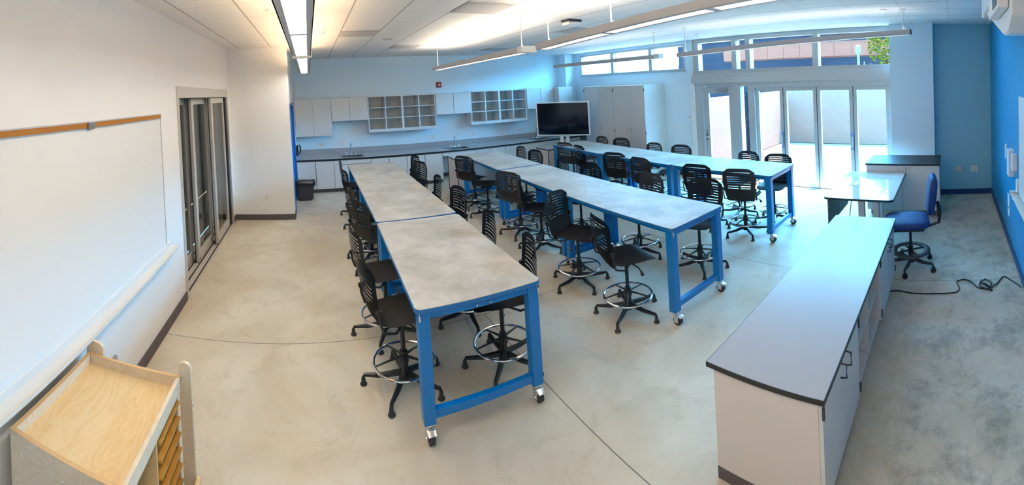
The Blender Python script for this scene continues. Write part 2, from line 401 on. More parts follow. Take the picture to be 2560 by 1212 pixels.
# ------------------------------------------------------------------ window wall
GX = XW + .07   # glass plane
def frame_y(mb, y0, y1, z0, z1, w, x0=XW + .0, x1=XW + .14):
    mb.box(x0, x1, y0, y0 + w, z0, z1).box(x0, x1, y1 - w, y1, z0, z1).box(x0, x1, y0 + w, y1 - w, z0, z0 + w).box(x0, x1, y0 + w, y1 - w, z1 - w, z1)
w1 = sroot('window_1')
f = MB(); frame_y(f, 4.86, 8.16, 2.60, 3.24, .045)
for y in (6.975, 5.785): f.box(XW, XW + .14, y - .045, y + .045, 2.645, 3.195)
f.build('window_frame', 'alu', w1)
MB().box(XW - .03, XW + .02, 4.84, 8.18, 2.575, 2.60).build('window_sill', 'alu', w1)
for a, b in ((7.02, 8.115), (5.83, 6.93), (4.905, 5.74)): MB().box(GX, GX + .012, a, b, 2.645, 3.195).build('glass_pane', 'glass', w1)
for y in (7.55, 6.45): MB().box(XW + .20, XW + .21, y, y + .012, 2.6, 3.2).build('drip_wire', 'steel', w1)
# transom above the doors
w2 = sroot('window_2')
f = MB(); f.box(XW, XW + .14, .93, 4.70, 3.22, C).box(XW, XW + .14, .93, 4.70, 2.48, 2.57)
for a, b in ((4.54, 4.70), (3.70, 3.80), (3.42, 3.51), (2.15, 2.25), (.93, .96)): f.box(XW, XW + .14, a, b, 2.57, 3.22)
f.build('window_frame', 'alu', w2)
for a, b in ((3.80, 4.54), (3.51, 3.70), (2.25, 3.42), (.96, 2.15)): MB().box(GX, GX + .012, a, b, 2.57, 3.22).build('glass_pane', 'glass', w2)
struct('trim_1', MB().box(XW - .05, XW + .16, .93, 4.70, 2.27, 2.48, .006).box(XW - .02, XW + .16, .93, 4.70, 2.235, 2.27), 'alu')
# jamb post with small sensor
struct('trim_2', MB().box(XW - .03, XW + .16, 4.66, 4.75, 0, 2.235).box(XW - .03, XW + .01, 4.66, 4.70, 2.235, C), 'wall_paint')
# glass entry door
d3 = sroot('door_3')
f = MB(); f.box(XW, XW + .14, 4.49, 4.66, 0, 2.235).box(XW, XW + .14, 3.70, 3.765, 0, 2.235).box(XW, XW + .14, 3.765, 4.49, 2.19, 2.235).box(XW - .02, XW + .15, 3.765, 4.49, 0, .012)
f.build('door_frame', 'alu', d3)
f = MB(); f.box(XW + .03, XW + .075, 4.36, 4.48, .02, 2.18, .003).box(XW + .03, XW + .075, 3.775, 3.91, .02, 2.18, .003)
f.box(XW + .03, XW + .075, 3.91, 4.36, 2.03, 2.18, .003).box(XW + .03, XW + .075, 3.91, 4.36, .02, .27, .003)
leaf = f.build('door_leaf', 'alu', d3)
MB().box(XW + .048, XW + .058, 3.91, 4.36, .27, 2.03).build('glass_pane', 'glass', leaf)
MB().box(XW - .03, XW + .03, 3.93, 4.14, 2.06, 2.13, .006).tube([(XW - .01, 4.1, 2.14), (XW - .06, 4.22, 2.15), (XW - .02, 4.34, 2.16)], .009).build('door_closer', 'steel', leaf)
MB().box(XW + .015, XW + .03, 4.39, 4.45, .92, 1.16, .005).tube([(XW + .02, 4.42, .99), (XW - .05, 4.42, .99), (XW - .055, 4.30, .99)], .011).cyl((XW + .0, 4.42, 1.1), (XW + .02, 4.42, 1.1), .014).build('door_handle', 'chrome', leaf)
# sidelight
w3 = sroot('window_3')
f = MB(); frame_y(f, 3.44, 3.70, 0, 2.235, .05); f.build('window_frame', 'alu', w3)
MB().box(GX, GX + .012, 3.49, 3.65, .05, 2.185).build('glass_pane', 'glass', w3)
# folding doors
d4 = sroot('door_4')
f = MB(); f.box(XW, XW + .14, 3.36, 3.44, 0, 2.235).box(XW, XW + .14, .93, .985, 0, 2.235).box(XW, XW + .14, .985, 3.36, 2.15, 2.235).box(XW - .01, XW + .15, .985, 3.36, 0, .014)
f.build('door_frame', 'alu', d4)
bd = [3.36, 2.825, 2.215, 1.59, .985]
for i in range(4):
    b, a = bd[i] - .003, bd[i + 1] + .003
    p = MB(); p.box(XW + .04, XW + .095, a, a + .062, .02, 2.145, .003).box(XW + .04, XW + .095, b - .062, b, .02, 2.145, .003)
    p.box(XW + .04, XW + .095, a + .062, b - .062, 2.07, 2.145, .003).box(XW + .04, XW + .095, a + .062, b - .062, .02, .115, .003)
    po = p.build('door_panel', 'alu', d4)
    MB().box(GX, GX + .01, a + .062, b - .062, .115, 2.07).build('glass_pane', 'glass', po)
    MB().box(XW + .034, XW + .04, a - .008, a, .02, 2.145).build('gasket', 'dark_void', po)
    if i in (0, 2):
        MB().box(XW + .022, XW + .04, a + .012, a + .045, .84, 1.2, .005).cyl((XW + .0, a + .03, .9), (XW + .0, a + .03, 1.12), .007).build('door_handle', 'chrome', po)
        MB().cyl((XW + .03, a, 1.8), (XW + .03, a, 1.95), .008).build('hinge', 'steel', po)

# ------------------------------------------------------------------ outside
struct('patio_floor', MB().box(XW + .23, 30, -14, 30, -.12, -.02), 'patio_concrete')
PW = 1.86
struct('wall_patio_side', MB().box(XW + .25, 8.32, 4.85, 5.05, 0, PW).box(9.05, 11.2, 4.85, 5.05, 0, PW), 'patio_wall_paint')
struct('wall_patio_back', MB().box(11.0, 11.2, -6, 4.85, 0, PW + .12), 'patio_wall_paint')
g = thing('security_gate', 'dark blue metal bar gate with lock box in the patio wall', 'gate', (8.68, 4.95, 0))
gl = (8.68, 4.95, 0)
each(MB(True).box(8.33, 8.40, 4.9, 5.0, 0, 1.95).box(8.97, 9.04, 4.9, 5.0, 0, 1.95), 'post', 'building_blue', g, world=gl)
gb = MB()
for k in range(5): gb.box(8.46 + .11 * k, 8.48 + .11 * k, 4.94, 4.96, .08, 1.85)
gb.box(8.40, 8.97, 4.935, 4.965, .08, .12).box(8.40, 8.97, 4.935, 4.965, 1.81, 1.85).build('bars', 'building_blue', g, world=gl)
MB().box(8.55, 8.72, 4.88, 4.94, .92, 1.12, .005).build('lock_box', 'galv', g, world=gl)
B = thing('far_building', 'blue grey building with a salmon panel band seen through the high windows', 'building', (24, 0, 0)); bl = (24, 0, 0)
MB().box(20, 28, -30, 15.7, 0, 3.55).box(20.0, 28, -30, 15.7, 4.55, 5.6).build('wall', 'building_blue', B, world=bl)
MB().box(20.05, 28, 12.32, 15.7, 3.55, 4.55).build('wall_corner', 'building_blue', B, world=bl)
sb = MB()
for k in range(26): sb.box(19.9, 20.04, 12.32 - .93 * (k + 1) + .015, 12.32 - .93 * k, 3.62, 4.42)
sb.box(20.0, 20.02, -14, 12.3, 3.55, 4.55).build('panel_band', 'salmon_panel', B, world=bl)
MB().box(19.85, 20.0, -30, 15.7, 5.05, 5.2).build('roof_edge', 'building_light', B, world=bl)
lp = thing('lamp_post', 'slim white lamp post standing outside beyond the patio', 'lamp', (15, 3.44, 0))
MB().cyl((0, 0, 0), (0, 0, 3.35), .05).cyl((0, -.22, 0), (0, -.22, 3.0), .02).build('pole', 'post_paint', lp)
MB().lathe([(.07, 3.35), (.11, 3.45), (.11, 3.7), (.06, 3.78)]).build('lamp_head', 'post_paint', lp)
def leafy(name, label, loc, h, r, n, trunk, seed, grp=None):
    rnd = random.Random(seed)
    t = thing(name, label, 'tree', loc, 0, grp)
    tb = MB().tube([(0, 0, 0), (.05, .04, h * .35), (0, .1, h * .6), (.05, .05, h * .85)], [trunk, trunk * .8, trunk * .55, trunk * .2])
    for k in range(7):
        a = rnd.uniform(0, 2 * PI); z = h * rnd.uniform(.35, .75); tb.tube([(0, .05, z), (r * .5 * math.cos(a), r * .5 * math.sin(a), z + .3), (r * .85 * math.cos(a), r * .85 * math.sin(a), z + .55)], [trunk * .4, trunk * .25, trunk * .1], 6)
    tb.build('trunk', 'bark', t)
    bm = bmesh.new()
    for i in range(n):
        d = Vector((rnd.gauss(0, 1), rnd.gauss(0, 1), rnd.gauss(0, 1))).normalized() * r * rnd.uniform(.35, 1) ** .6
        c = Vector((0, 0, h * .72)) + Vector((d.x, d.y, d.z * 1.15)); s = rnd.uniform(.05, .11)
        q = Matrix.Rotation(rnd.uniform(0, 6), 3, 'Z') @ Matrix.Rotation(rnd.uniform(0, 3), 3, 'X')
        vs = [bm.verts.new(c + q @ Vector(v) * s) for v in ((-1, 0, 0), (0, -.5, .1), (1, 0, 0), (0, .5, .1))]; bm.faces.new(vs)
    mb = MB(); mb.bm.free(); mb.bm = bm; mb.build('foliage', 'leaf', t)
leafy('garden_tree', 'yellow green tree outside at the right end of the high windows', (15.5, 2.25, 0), 5.4, 1.0, 1800, .09, 3)
leafy('far_tree', 'sparse distant tree behind the high windows at their left end', (26, 33.5, 0), 6.2, 1.6, 500, .12, 5)
# ------------------------------------------------------------------ part 2: furniture

def perf():
    m = mat('perf_metal', (.05, .05, .06, 1), .5, .3); nt = m.node_tree; b = nt.nodes['Principled BSDF']; L = nt.links
    tc = nt.nodes.new('ShaderNodeTexCoord'); v = nt.nodes.new('ShaderNodeTexVoronoi'); v.inputs['Scale'].default_value = 45; v.inputs['Randomness'].default_value = 0
    r = nt.nodes.new('ShaderNodeValToRGB'); r.color_ramp.elements[0].position = .18; r.color_ramp.elements[0].color = (.5, .6, .7, 1); r.color_ramp.elements[1].position = .24; r.color_ramp.elements[1].color = (.03, .035, .045, 1)
    L.new(tc.outputs['Object'], v.inputs['Vector']); L.new(v.outputs['Distance'], r.inputs[0]); L.new(r.outputs[0], b.inputs['Base Color'])
perf()
# ------------------------------------------------------------------ work tables
def make_table(H, Wd, L):
    """origin at floor centre; long axis Y"""
    r = thing('work_table', '', 'table')
    hw, hl = Wd / 2, L / 2
    MB().prism(rrect(-hw, hw, -hl + .002, hl - .002, .035), H - .026, H).build('tabletop', 'concrete_laminate', r)
    MB().prism(rrect(-hw - .004, hw + .004, -hl - .0, hl + .0, .037), H - .030, H - .0035).build('edge_band', 'edge_blue', r)
    s = .068
    for sx in (-1, 1):
        for sy in (-1, 1):
            cx, cy = sx * (hw - .012 - s / 2), sy * (hl - .018 - s / 2)
            lg = MB().box(cx - s / 2, cx + s / 2, cy - s / 2, cy + s / 2, .125, H - .03, .006).build('leg', 'table_blue', r)
            oy = -.022      # all swivelled the same way
            b = MB(); b.cyl((cx, cy, .10), (cx, cy, .125), .018)
            b.box(cx - .033, cx + .033, cy - .033, cy + .033, .117, .125, .002)
            b.box(cx - .026, cx + .026, cy - .036, cy + .006, .082, .100, .004)
            b.box(cx - .027, cx - .020, cy + oy - .022, cy + oy + .022, .03, .095, .003).box(cx + .020, cx + .027, cy + oy - .022, cy + oy + .022, .03, .095, .003)
            b.obox(Matrix.Translation((cx, cy + oy - .026, .092)) @ Matrix.Rotation(.45, 4, 'X'), .045, .045, .008, .002)
            b.cyl((cx - .03, cy + oy, .04), (cx + .03, cy + oy, .04), .007)
            b.build('caster', 'chrome', lg, smooth=SM)
            MB().cyl((cx - .015, cy + oy, .04), (cx + .015, cy + oy, .04), .04, n=24).build('wheel', 'rubber', lg, smooth=SM)
    for sy in (-1, 1):
        y = sy * (hl - .018 - s / 2)
        MB().box(-hw + .07, hw - .07, y - s / 2 + .008, y + s / 2 - .02, H - .085, H - .03, .003).build('end_rail', 'table_blue', r)
        MB().box(-hw + .07, hw - .07, y - .02, y + .02, .15, .205, .004).build('stretcher', 'table_blue', r)
        bo = MB(True)
        for k in (-.03, .05): bo.cyl((k, y + sy * s / 2 - .012, H - .055), (k, y + sy * (s / 2) + .004, H - .055), .006)
        for sx in (-1, 1): bo.tube([(sx * (hw - .02), y + sy * (s / 2), H - .04), (sx * (hw - .02), y + sy * (s / 2 + .012), H - .055), (sx * (hw - .02), y + sy * (s / 2 + .010), H - .085)], .004)
        each(bo, 'bolt', 'chrome', r)
    for sx in (-1, 1):
        x = sx * (hw - .05)
        MB().box(x - .012, x + .012, -hl + .09, hl - .09, H - .075, H - .03, .002).build('side_rail', 'table_blue', r)
    return r
ROWS = [  # height, segments: ((x_near_left,x_near_right,y_near),(x_far_left,x_far_right,y_far))
    ('whiteboard', .912, [((.478, 1.248, 2.085), (.522, 1.290, 3.63)), ((.522, 1.290, 3.63), (.545, 1.295, 5.17)), ((.545, 1.295, 5.17), (.547, 1.302, 6.64))]),
    ('middle', .955, [((2.330, 3.05, 2.003), (2.395, 3.075, 3.455)), ((2.395, 3.075, 3.455), (2.435, 3.12, 5.02)), ((2.435, 3.12, 5.02), (2.465, 3.173, 6.56))]),
    ('window', .97, [((4.125, 4.865, 2.01), (4.135, 4.86, 3.46)), ((4.135, 4.86, 3.46), (4.185, 4.885, 4.95)), ((4.185, 4.885, 4.95), (4.28, 4.965, 6.42))]),
]
RN = {'whiteboard': 'row nearest the whiteboard', 'middle': 'middle row', 'window': 'row nearest the windows'}
for rn, H, segs in ROWS:
    proto = None
    Wd = sum(s[0][1] - s[0][0] + s[1][1] - s[1][0] for s in segs) / 6
    Ls = sum(s[1][2] - s[0][2] for s in segs) / 3
    for i, (n, f_) in enumerate(segs):
        if proto is None: proto = t = make_table(H, Wd, Ls - .004)
        else: t = copy_tree(proto)
        cn = Vector(((n[0] + n[1]) / 2, n[2], 0)); cf = Vector(((f_[0] + f_[1]) / 2, f_[2], 0)); c = (cn + cf) / 2; d = cf - cn
        t.location = c; t.rotation_euler = (0, 0, -math.atan2(d.x, d.y))
        tag(t, 'blue framed table with stone grey top, %s of three in the %s' % (('nearest', 'second', 'farthest')[i], RN[rn]), 'table', 'blue framed work tables')

# ------------------------------------------------------------------ drafting stools
SH = .60   # seat top
def back_pt(u, v, off=0):
    z = .545 + .50 * v
    w = (.165 + .037 * min(1, v * 1.8)) * (1 - .10 * max(0, v - .8) / .2)
    y = -.175 - .045 * math.sin(min(1, v * 1.15) * PI * .5) - .035 * (1 - u * u) * (.55 + .45 * v) + .03 * max(0, .18 - v) / .18
    return Vector((u * w, y - off, z + .012 * (1 - u * u) * (1 if v > .5 else .3) + (-.012 * (abs(u) ** 6) if v > .9 else 0)))
def back_mesh():
    NU, rows = 14, []
    vs = [0, .08, .17, .26]
    slots = []
    v = .41
    for k in range(8):
        slots.append((v, v + .018)); v += .066
    for a, b in slots: vs += [a, b]
    vs += [.955, .985, 1.0]
    vs = sorted(set(round(x, 4) for x in vs))
    bm = bmesh.new(); g = []
    for vv in vs:
        sh = 1.0
        row = []
        for i in range(NU + 1):
            u = -1 + 2 * i / NU
            p = back_pt(u, vv)
            if vv > .94:      # rounded top corners
                k = (vv - .94) / .06; p.z -= .035 * k * abs(u) ** 8; p.x *= 1 - .03 * k
            row.append(bm.verts.new(p))
        g.append(row)
    for j in range(len(vs) - 1):
        isslot = any(abs(vs[j] - a) < 1e-3 and abs(vs[j + 1] - b) < 1e-3 for a, b in slots)
        for i in range(NU):
            if isslot and 2 <= i < NU - 2: continue
            bm.faces.new((g[j][i], g[j][i + 1], g[j + 1][i + 1], g[j + 1][i]))
    geo = bmesh.ops.solidify(bm, geom=bm.faces[:], thickness=.014)
    return bm
def seat_mesh():
    bm = bmesh.new(); N = 12; g = []
    for j in range(N + 1):
        t = j / N; y = -.175 + .375 * t
        row = []
        for i in range(N + 1):
            u = -1 + 2 * i / N
            w = .185 + .012 * math.sin(t * PI) - .02 * (t > .9) * (t - .9) * 10 - .012 * (1 - t)
            # squircle corners
            edge = max(0, abs(2 * t - 1) - .75) / .25
            w *= 1 - .10 * edge ** 2
            z = SH - .010 * (1 - u * u) - .028 * max(0, (t - .72) / .28) ** 2 + .012 * (max(0, .15 - t) / .15)
            row.append(bm.verts.new((u * w, y, z)))
        g.append(row)
    for j in range(N):
        for i in range(N): bm.faces.new((g[j][i], g[j][i + 1], g[j + 1][i + 1], g[j + 1][i]))
    bmesh.ops.solidify(bm, geom=bm.faces[:], thickness=.028)
    return bm
def five_star(mb, RB, zhub, tipz, rot=0, w=.022):
    for k in range(5):
        a = rot + 2 * PI * k / 5; c, s_ = math.cos(a), math.sin(a)
        mb.tube([(.02 * c, .02 * s_, zhub), (RB * .55 * c, RB * .55 * s_, zhub - .022), (RB * .97 * c, RB * .97 * s_, tipz + .012), (RB * 1.0 * c, RB * 1.0 * s_, tipz - .012)], [w, w * .85, w * .6, w * .55], 8)
def make_stool():
    r = thing('drafting_stool', '', 'stool')
    b = MB(); b.bm.free(); b.bm = seat_mesh(); b.build('seat', 'black_plastic', r, smooth=SM)
    b = MB(); b.bm.free(); b.bm = back_mesh(); b.build('backrest', 'black_plastic', r, smooth=SM)
    for sx in (-1, 1):
        b = MB(); b.tube([(sx * .10, -.02, SH - .045), (sx * .175, -.10, SH - .05), (sx * .198, -.185, SH - .01), (sx * .2, -.205, SH + .07), (sx * .19, -.21, SH + .14)], .0085)
        b.cyl((sx * .178, -.205, SH + .14), (sx * .205, -.205, SH + .14), .02)
        br = b.build('back_bracket', 'black_base', r, smooth=SM)
    MB().box(-.08, .08, -.09, .07, SH - .065, SH - .035, .01).build('seat_mechanism', 'black_base', r)
    MB().tube([(.06, 0, SH - .05), (.15, .03, SH - .07), (.19, .04, SH - .10)], .006).cyl((.18, .038, SH - .09), (.20, .043, SH - .13), .008, .016).build('height_lever', 'black_base', r, smooth=SM)
    MB().cyl((0, 0, .2), (0, 0, SH - .06), .0155).cyl((0, 0, .09), (0, 0, .27), .026).build('gas_column', 'black_base', r, smooth=SM)
    MB().torus((0, 0, .19), .199, .010, 48, 8).build('foot_ring', 'chrome', r, smooth=SM)
    b = MB(); b.cyl((0, 0, .19), (0, 0, .245), .034, .03)
    for k in range(5):
        a = .3 + 2 * PI * k / 5; c, s_ = math.cos(a), math.sin(a); b.tube([(.025 * c, .025 * s_, .225), (.1 * c, .1 * s_, .212), (.195 * c, .195 * s_, .19)], [.010, .008, .006], 8)
    b.build('ring_spokes', 'black_base', r, smooth=SM)
    b = MB(); five_star(b, .272, .098, .066); b.cyl((0, 0, .055), (0, 0, .115), .04, .034); b.build('star_base', 'black_base', r, smooth=SM)
    for k in range(5):
        a = 2 * PI * k / 5; MB().lathe([(.022, 0), (.024, .008), (.016, .018), (.012, .06)], (.272 * math.cos(a), .272 * math.sin(a), 0), 14).build('glide', 'rubber', r, smooth=SM)
    return r
stool = make_stool(); used = False
ST = {
 ('whiteboard', 'whiteboard side', 0): [(.50, 2.62, 9), (.50, 3.22, 10), (.60, 4.12, 26), (.60, 4.70, 12), (.64, 5.72, 8), (.64, 6.36, -6)],
 ('whiteboard', 'middle aisle side', 180): [(1.175, 2.53, -16), (1.18, 3.18, -8), (1.27, 4.10, 6), (1.25, 4.80, -4), (1.33, 5.80, 18), (1.40, 6.38, 8)],
 ('middle', 'left side', 0): [(2.265, 2.43, -17), (2.30, 3.13, -68), (2.47, 4.06, -32), (2.515, 4.64, 24), (2.47, 5.54, -26), (2.50, 6.10, 26)],
 ('middle', 'right side', 180): [(3.295, 2.43, 14), (3.17, 3.16, -4), (3.07, 4.07, 8), (3.13, 4.85, -10), (3.24, 5.72, 6), (3.26, 6.27, -4)],
 ('window', 'left side', 0): [(4.31, 2.46, 14), (4.32, 3.06, 10), (4.30, 3.98, 0), (4.36, 4.66, 18), (4.50, 5.60, -8), (4.54, 6.16, 12)],
 ('window', 'right side', 180): [(4.84, 2.31, 6), (4.90, 2.87, -12), (4.98, 4.10, 4), (4.95, 4.70, -6), (5.08, 5.60, 8), (5.04, 6.16, -5)],
}
ORD = ('nearest', 'second', 'third', 'fourth', 'fifth', 'farthest')
SIDE = {('whiteboard', 'whiteboard side'): 'on the whiteboard side of the left table row', ('whiteboard', 'middle aisle side'): 'on the aisle side of the left table row',
        ('middle', 'left side'): 'on the left side of the middle table row', ('middle', 'right side'): 'on the right side of the middle table row',
        ('window', 'left side'): 'on the left side of the window table row', ('window', 'right side'): 'on the window side of the right table row'}
rnd = random.Random(11)
for (rw, sd_, ang), L_ in ST.items():
    for i, (x, y, da) in enumerate(L_):
        s = stool if not used else copy_tree(stool); used = True
        s.location = (x, y, 0); s.rotation_euler = (0, 0, math.radians(ang + da - 90))
        extra = {(('middle', 'left side'), 0): ', turned out'}.get(((rw, sd_), i), '')
        tag(s, 'black slotted back stool, %s %s' % (ORD[i], SIDE[(rw, sd_)]), 'stool', 'black drafting stools at the tables')
        rb = rnd.uniform(0, 2 * PI / 5)
        if (rw, sd_, i) == ('middle', 'left side', 0): rb = math.radians(17 + 9)
        for ch in s.children:      # star bases swivel freely under the seats
            if ch.name.split('.')[0] in ('star_base', 'glide', 'foot_ring', 'ring_spokes'): ch.rotation_euler = (0, 0, rb)

# ------------------------------------------------------------------ casework helpers (X runs along the back wall, fronts face -Y)
def handle_y(mb, x, y, z0, z1, out=.028, r=.006):      # bar handle on a front facing -Y
    mb.tube([(x, y, z0), (x, y - out, z0 + .004), (x, y - out, z1 - .004), (x, y, z1)], r)
def door_y(parent, wl, x0, x1, z0, z1, y, hx, top, mt='laminate', lock=False, hinge_left=True, th=.02):
    g_ = .005
    d = MB().box(x0 + g_, x1 - g_, y - th, y, z0 + g_, z1 - g_, .0015).build('door', mt, parent, world=wl)
    h = MB(); zc = (z1 - .07) if top else (z0 + .13)
    handle_y(h, hx, y - th, zc - .05, zc + .04); h.build('handle', 'steel', d)
    hg = MB(True); xh = x0 if hinge_left else x1
    for zz in (z0 + .07, z1 - .07): hg.box(xh - .005, xh + .005, y - th - .007, y - th + .001, zz - .03, zz + .03)
    each(hg, 'hinge', 'dark_metal', d)
    if lock: MB().cyl((hx, y - th - .004, zc - .085 if top else zc + .085), (hx, y - th + .001, zc - .085 if top else zc + .085), .007).build('lock', 'steel', d)
    return d
YK, KZ = 7.927, .806
FY_ = YK + .03          # base cabinet front
def base_unit(x0, x1, label, doors=2, drawer=False):
    c = thing('base_cabinet', label, 'cabinet', ((x0 + x1) / 2, FY_ + .25, 0), 0, 'base cabinets under the back counter'); wl = c.location.copy()
    b = MB(); b.box(x0 + .001, x0 + .019, FY_, YS - .003, .09, KZ - .032).box(x1 - .019, x1 - .001, FY_, YS - .003, .09, KZ - .032)
    b.box(x0 + .019, x1 - .019, FY_, YS - .003, .09, .108).box(x0 + .019, x1 - .019, YS - .02, YS - .003, .108, KZ - .032).box(x0 + .019, x1 - .019, FY_, FY_ + .025, KZ - .05, KZ - .032)
    b.build('body', 'laminate', c, world=wl)
    MB().box(x0 + .001, x1 - .001, FY_ + .05, FY_ + .07, 0, .09).build('toe_kick', 'base_rubber', c, world=wl)
    zt = KZ - .045
    if drawer:
        MB().box(x0 + .003, x1 - .003, FY_ - .02, FY_, zt - .10, zt, .0015).build('false_drawer', 'laminate', c, world=wl); zt -= .105
    xm = (x0 + x1) / 2
    door_y(c, wl, x0, xm, .095, zt, FY_, xm - .045, True, hinge_left=True)
    door_y(c, wl, xm, x1, .095, zt, FY_, xm + .045, True, hinge_left=False, lock=True)
    return c
base_unit(-.335, .385, 'white two door base cabinet behind the black waste bin')
base_unit(.385, 1.118, 'white base cabinet under the first sink from the left', drawer=True)
base_unit(1.118, 1.835, 'white two door base cabinet right of the first sink cabinet')
base_unit(1.835, 2.585, 'white two door base cabinet left of the open knee space')
base_unit(3.333, 4.04, 'white two door base cabinet right of the open knee space')
base_unit(4.04, 4.735, 'white two door base cabinet behind the middle table row')
base_unit(4.735, 5.48, 'white base cabinet under the far right sink beside the screen', drawer=True)
base_unit(5.48, 6.10, 'white base cabinet in the back corner behind the screen')
k = thing('knee_space_panel', 'open knee space with white apron under the middle sink', 'cabinet', (2.96, FY_ + .2, 0)); wl = k.location.copy()
MB().box(2.588, 3.330, FY_ - .015, FY_ + .005, KZ - .135, KZ - .033, .0015).build('apron', 'laminate', k, world=wl)
MB().box(2.588, 3.330, YS - .25, YS - .23, .10, KZ - .033).box(2.588, 2.60, FY_ + .3, YS - .25, .10, KZ - .033).build('back_panel', 'laminate', k, world=wl)
MB().box(2.588, 3.330, YS - .22, YS - .20, 0, .10).build('toe_kick', 'base_rubber', k, world=wl)
# worktop with three sink cut-outs
ct = thing('countertop', 'long grey countertop with black front edge along the back wall', 'countertop', (3, 8.35, KZ)); wl = ct.location.copy()
SK = [(.545, 1.0), (2.80, 3.24), (4.90, 5.32)]; SY0, SY1 = 7.99, 8.33
b = MB(); xs = [XP + .001] + [v for s in SK for v in s] + [6.40]
for i in range(0, len(xs), 2): b.box(xs[i], xs[i + 1], YK + .004, YS - .002 if xs[i + 1] < 6.1 else 8.415, KZ - .03, KZ)
for a, c_ in SK: b.box(a, c_, YK + .004, SY0, KZ - .03, KZ).box(a, c_, SY1, YS - .002, KZ - .03, KZ)
b.build('top', 'grey_laminate', ct, world=wl)
MB().box(XP + .001, 6.40, YK - .002, YK + .004, KZ - .042, KZ).build('front_edge', 'black_edge', ct, world=wl)
b = MB().box(XP + .001, 6.118, YS - .02, YS - .001, KZ, KZ + .105); b.build('backsplash', 'grey_laminate', ct, world=wl)
MB().box(XP + .001, 6.118, YS - .021, YS - .001, KZ + .105, KZ + .108).build('backsplash_edge', 'black_edge', ct, world=wl)
for i, (a, c_) in enumerate(SK):
    nm = ('leftmost', 'middle', 'rightmost')[i]
    s = thing('sink', 'steel drop in sink, %s of three in the back counter' % nm, 'sink', ((a + c_) / 2, 8.16, KZ), 0, 'counter sinks'); wl = s.location.copy()
    rim = MB(); rim.box(a - .02, c_ + .02, SY0 - .02, SY0 + .01, KZ, KZ + .006).box(a - .02, c_ + .02, SY1 - .05, SY1 + .06, KZ, KZ + .006).box(a - .02, a + .02, SY0, SY1, KZ, KZ + .006).box(c_ - .02, c_ + .02, SY0, SY1, KZ, KZ + .006)
    rim.build('rim', 'steel', s, world=wl)
    bs = MB(); bs.box(a + .003, a + .01, SY0 + .002, SY1 - .002, KZ - .16, KZ).box(c_ - .01, c_ - .003, SY0 + .002, SY1 - .002, KZ - .16, KZ).box(a + .01, c_ - .01, SY0 + .002, SY0 + .01, KZ - .16, KZ).box(a + .01, c_ - .01, SY1 - .01, SY1 - .002, KZ - .16, KZ).box(a + .003, c_ - .003, SY0 + .002, SY1 - .002, KZ - .165, KZ - .16)
    bs.build('basin', 'steel', s, world=wl)
    xm = (a + c_) / 2
    f = thing('faucet', 'chrome gooseneck faucet behind the %s sink' % nm, 'faucet', (xm, SY1 + .04, KZ + .006), 0, 'chrome faucets')
    MB().tube([(0, 0, 0), (0, 0, .25), (0, -.012, .275), (0, -.035, .288), (0, -.085, .283), (0, -.098, .262), (0, -.1, .245)], .011, 10).cyl((0, 0, 0), (0, 0, .03), .02, .014).build('spout', 'chrome', f, smooth=SM)
    for sx in (-1, 1): MB().cyl((sx * .09, 0, 0), (sx * .09, 0, .035), .017, .012).tube([(sx * .09, 0, .035), (sx * .13, -.02, .048)], .006).build('tap_handle', 'chrome', f, smooth=SM)

# upper cabinets
UY = 8.40
UG = 'wall cabinets on the back wall'
def upper(x0, x1, z0, z1, label, yf=UY, one=False):
    c = thing('wall_cabinet', label, 'cabinet', ((x0 + x1) / 2, yf + .15, z0), 0, UG); wl = c.location.copy()
    MB().box(x0 + .001, x1 - .001, yf, YS - .002, z0, z1, .001).build('body', 'laminate', c, world=wl)
    xm = (x0 + x1) / 2
    if one: door_y(c, wl, x0, x1, z0, z1, yf, x0 + .05, False, hinge_left=False)
    else:
        door_y(c, wl, x0, xm, z0, z1, yf, xm - .05, False, hinge_left=True)
        door_y(c, wl, xm, x1, z0, z1, yf, xm + .05, False, hinge_left=False, lock=True)
    return c
upper(-.338, .415, 1.305, 2.245, 'tall white wall cabinet at the far left of the back wall')
upper(.415, 1.175, 1.665, 2.250, 'short white wall cabinet left of the first cubby shelf')
upper(2.655, 3.465, 1.69, 2.262, 'short white wall cabinet between the two cubby shelves')
upper(4.91, 5.69, 1.68, 2.29, 'short white wall cabinet above the screen')
upper(5.69, 6.118, 1.68, 2.293, 'single door corner wall cabinet, deeper than the others', yf=8.18, one=True)
def cubby(x0, x1, z0, z1, label):
    c = thing('cubby_shelf', label, 'shelf', ((x0 + x1) / 2, UY + .15, z0), 0, 'open cubby shelves on the back wall'); wl = c.location.copy()
    t_ = .02; zb = z0 + .075
    b = MB(); b.box(x0, x0 + t_, UY, YS - .002, z0, z1).box(x1 - t_, x1, UY, YS - .002, z0, z1).box(x0 + t_, x1 - t_, UY, YS - .002, z1 - t_, z1).box(x0 + t_, x1 - t_, UY, YS - .002, zb - t_, zb)
    b.box(x0 + t_, x1 - t_, UY, UY + .018, z0, zb - t_)
    b.build('case', 'laminate', c, world=wl)
    MB().box(x0 + t_, x1 - t_, YS - .012, YS - .002, zb, z1 - t_).build('back_panel', 'shelf_inner', c, world=wl)
    w = (x1 - x0 - t_) / 4
    for k in range(1, 4): MB().box(x0 + w * k - (.012 if k == 2 else .002), x0 + w * k + t_ + (.012 if k == 2 else .002), UY, YS - .012, zb, z1 - t_).build('divider', 'laminate', c, world=wl)
    hz = (z1 - t_ - zb) / 3
    for k in range(4):
        for j in (1, 2): MB().box(x0 + w * k + t_ + .003, x0 + w * (k + 1) - .003, UY + .006, YS - .012, zb + hz * j - .009, zb + hz * j + .009).build('shelf', 'laminate', c, world=wl)
cubby(1.178, 2.652, 1.335, 2.258, 'open white cubby shelf of twelve bays, left one')
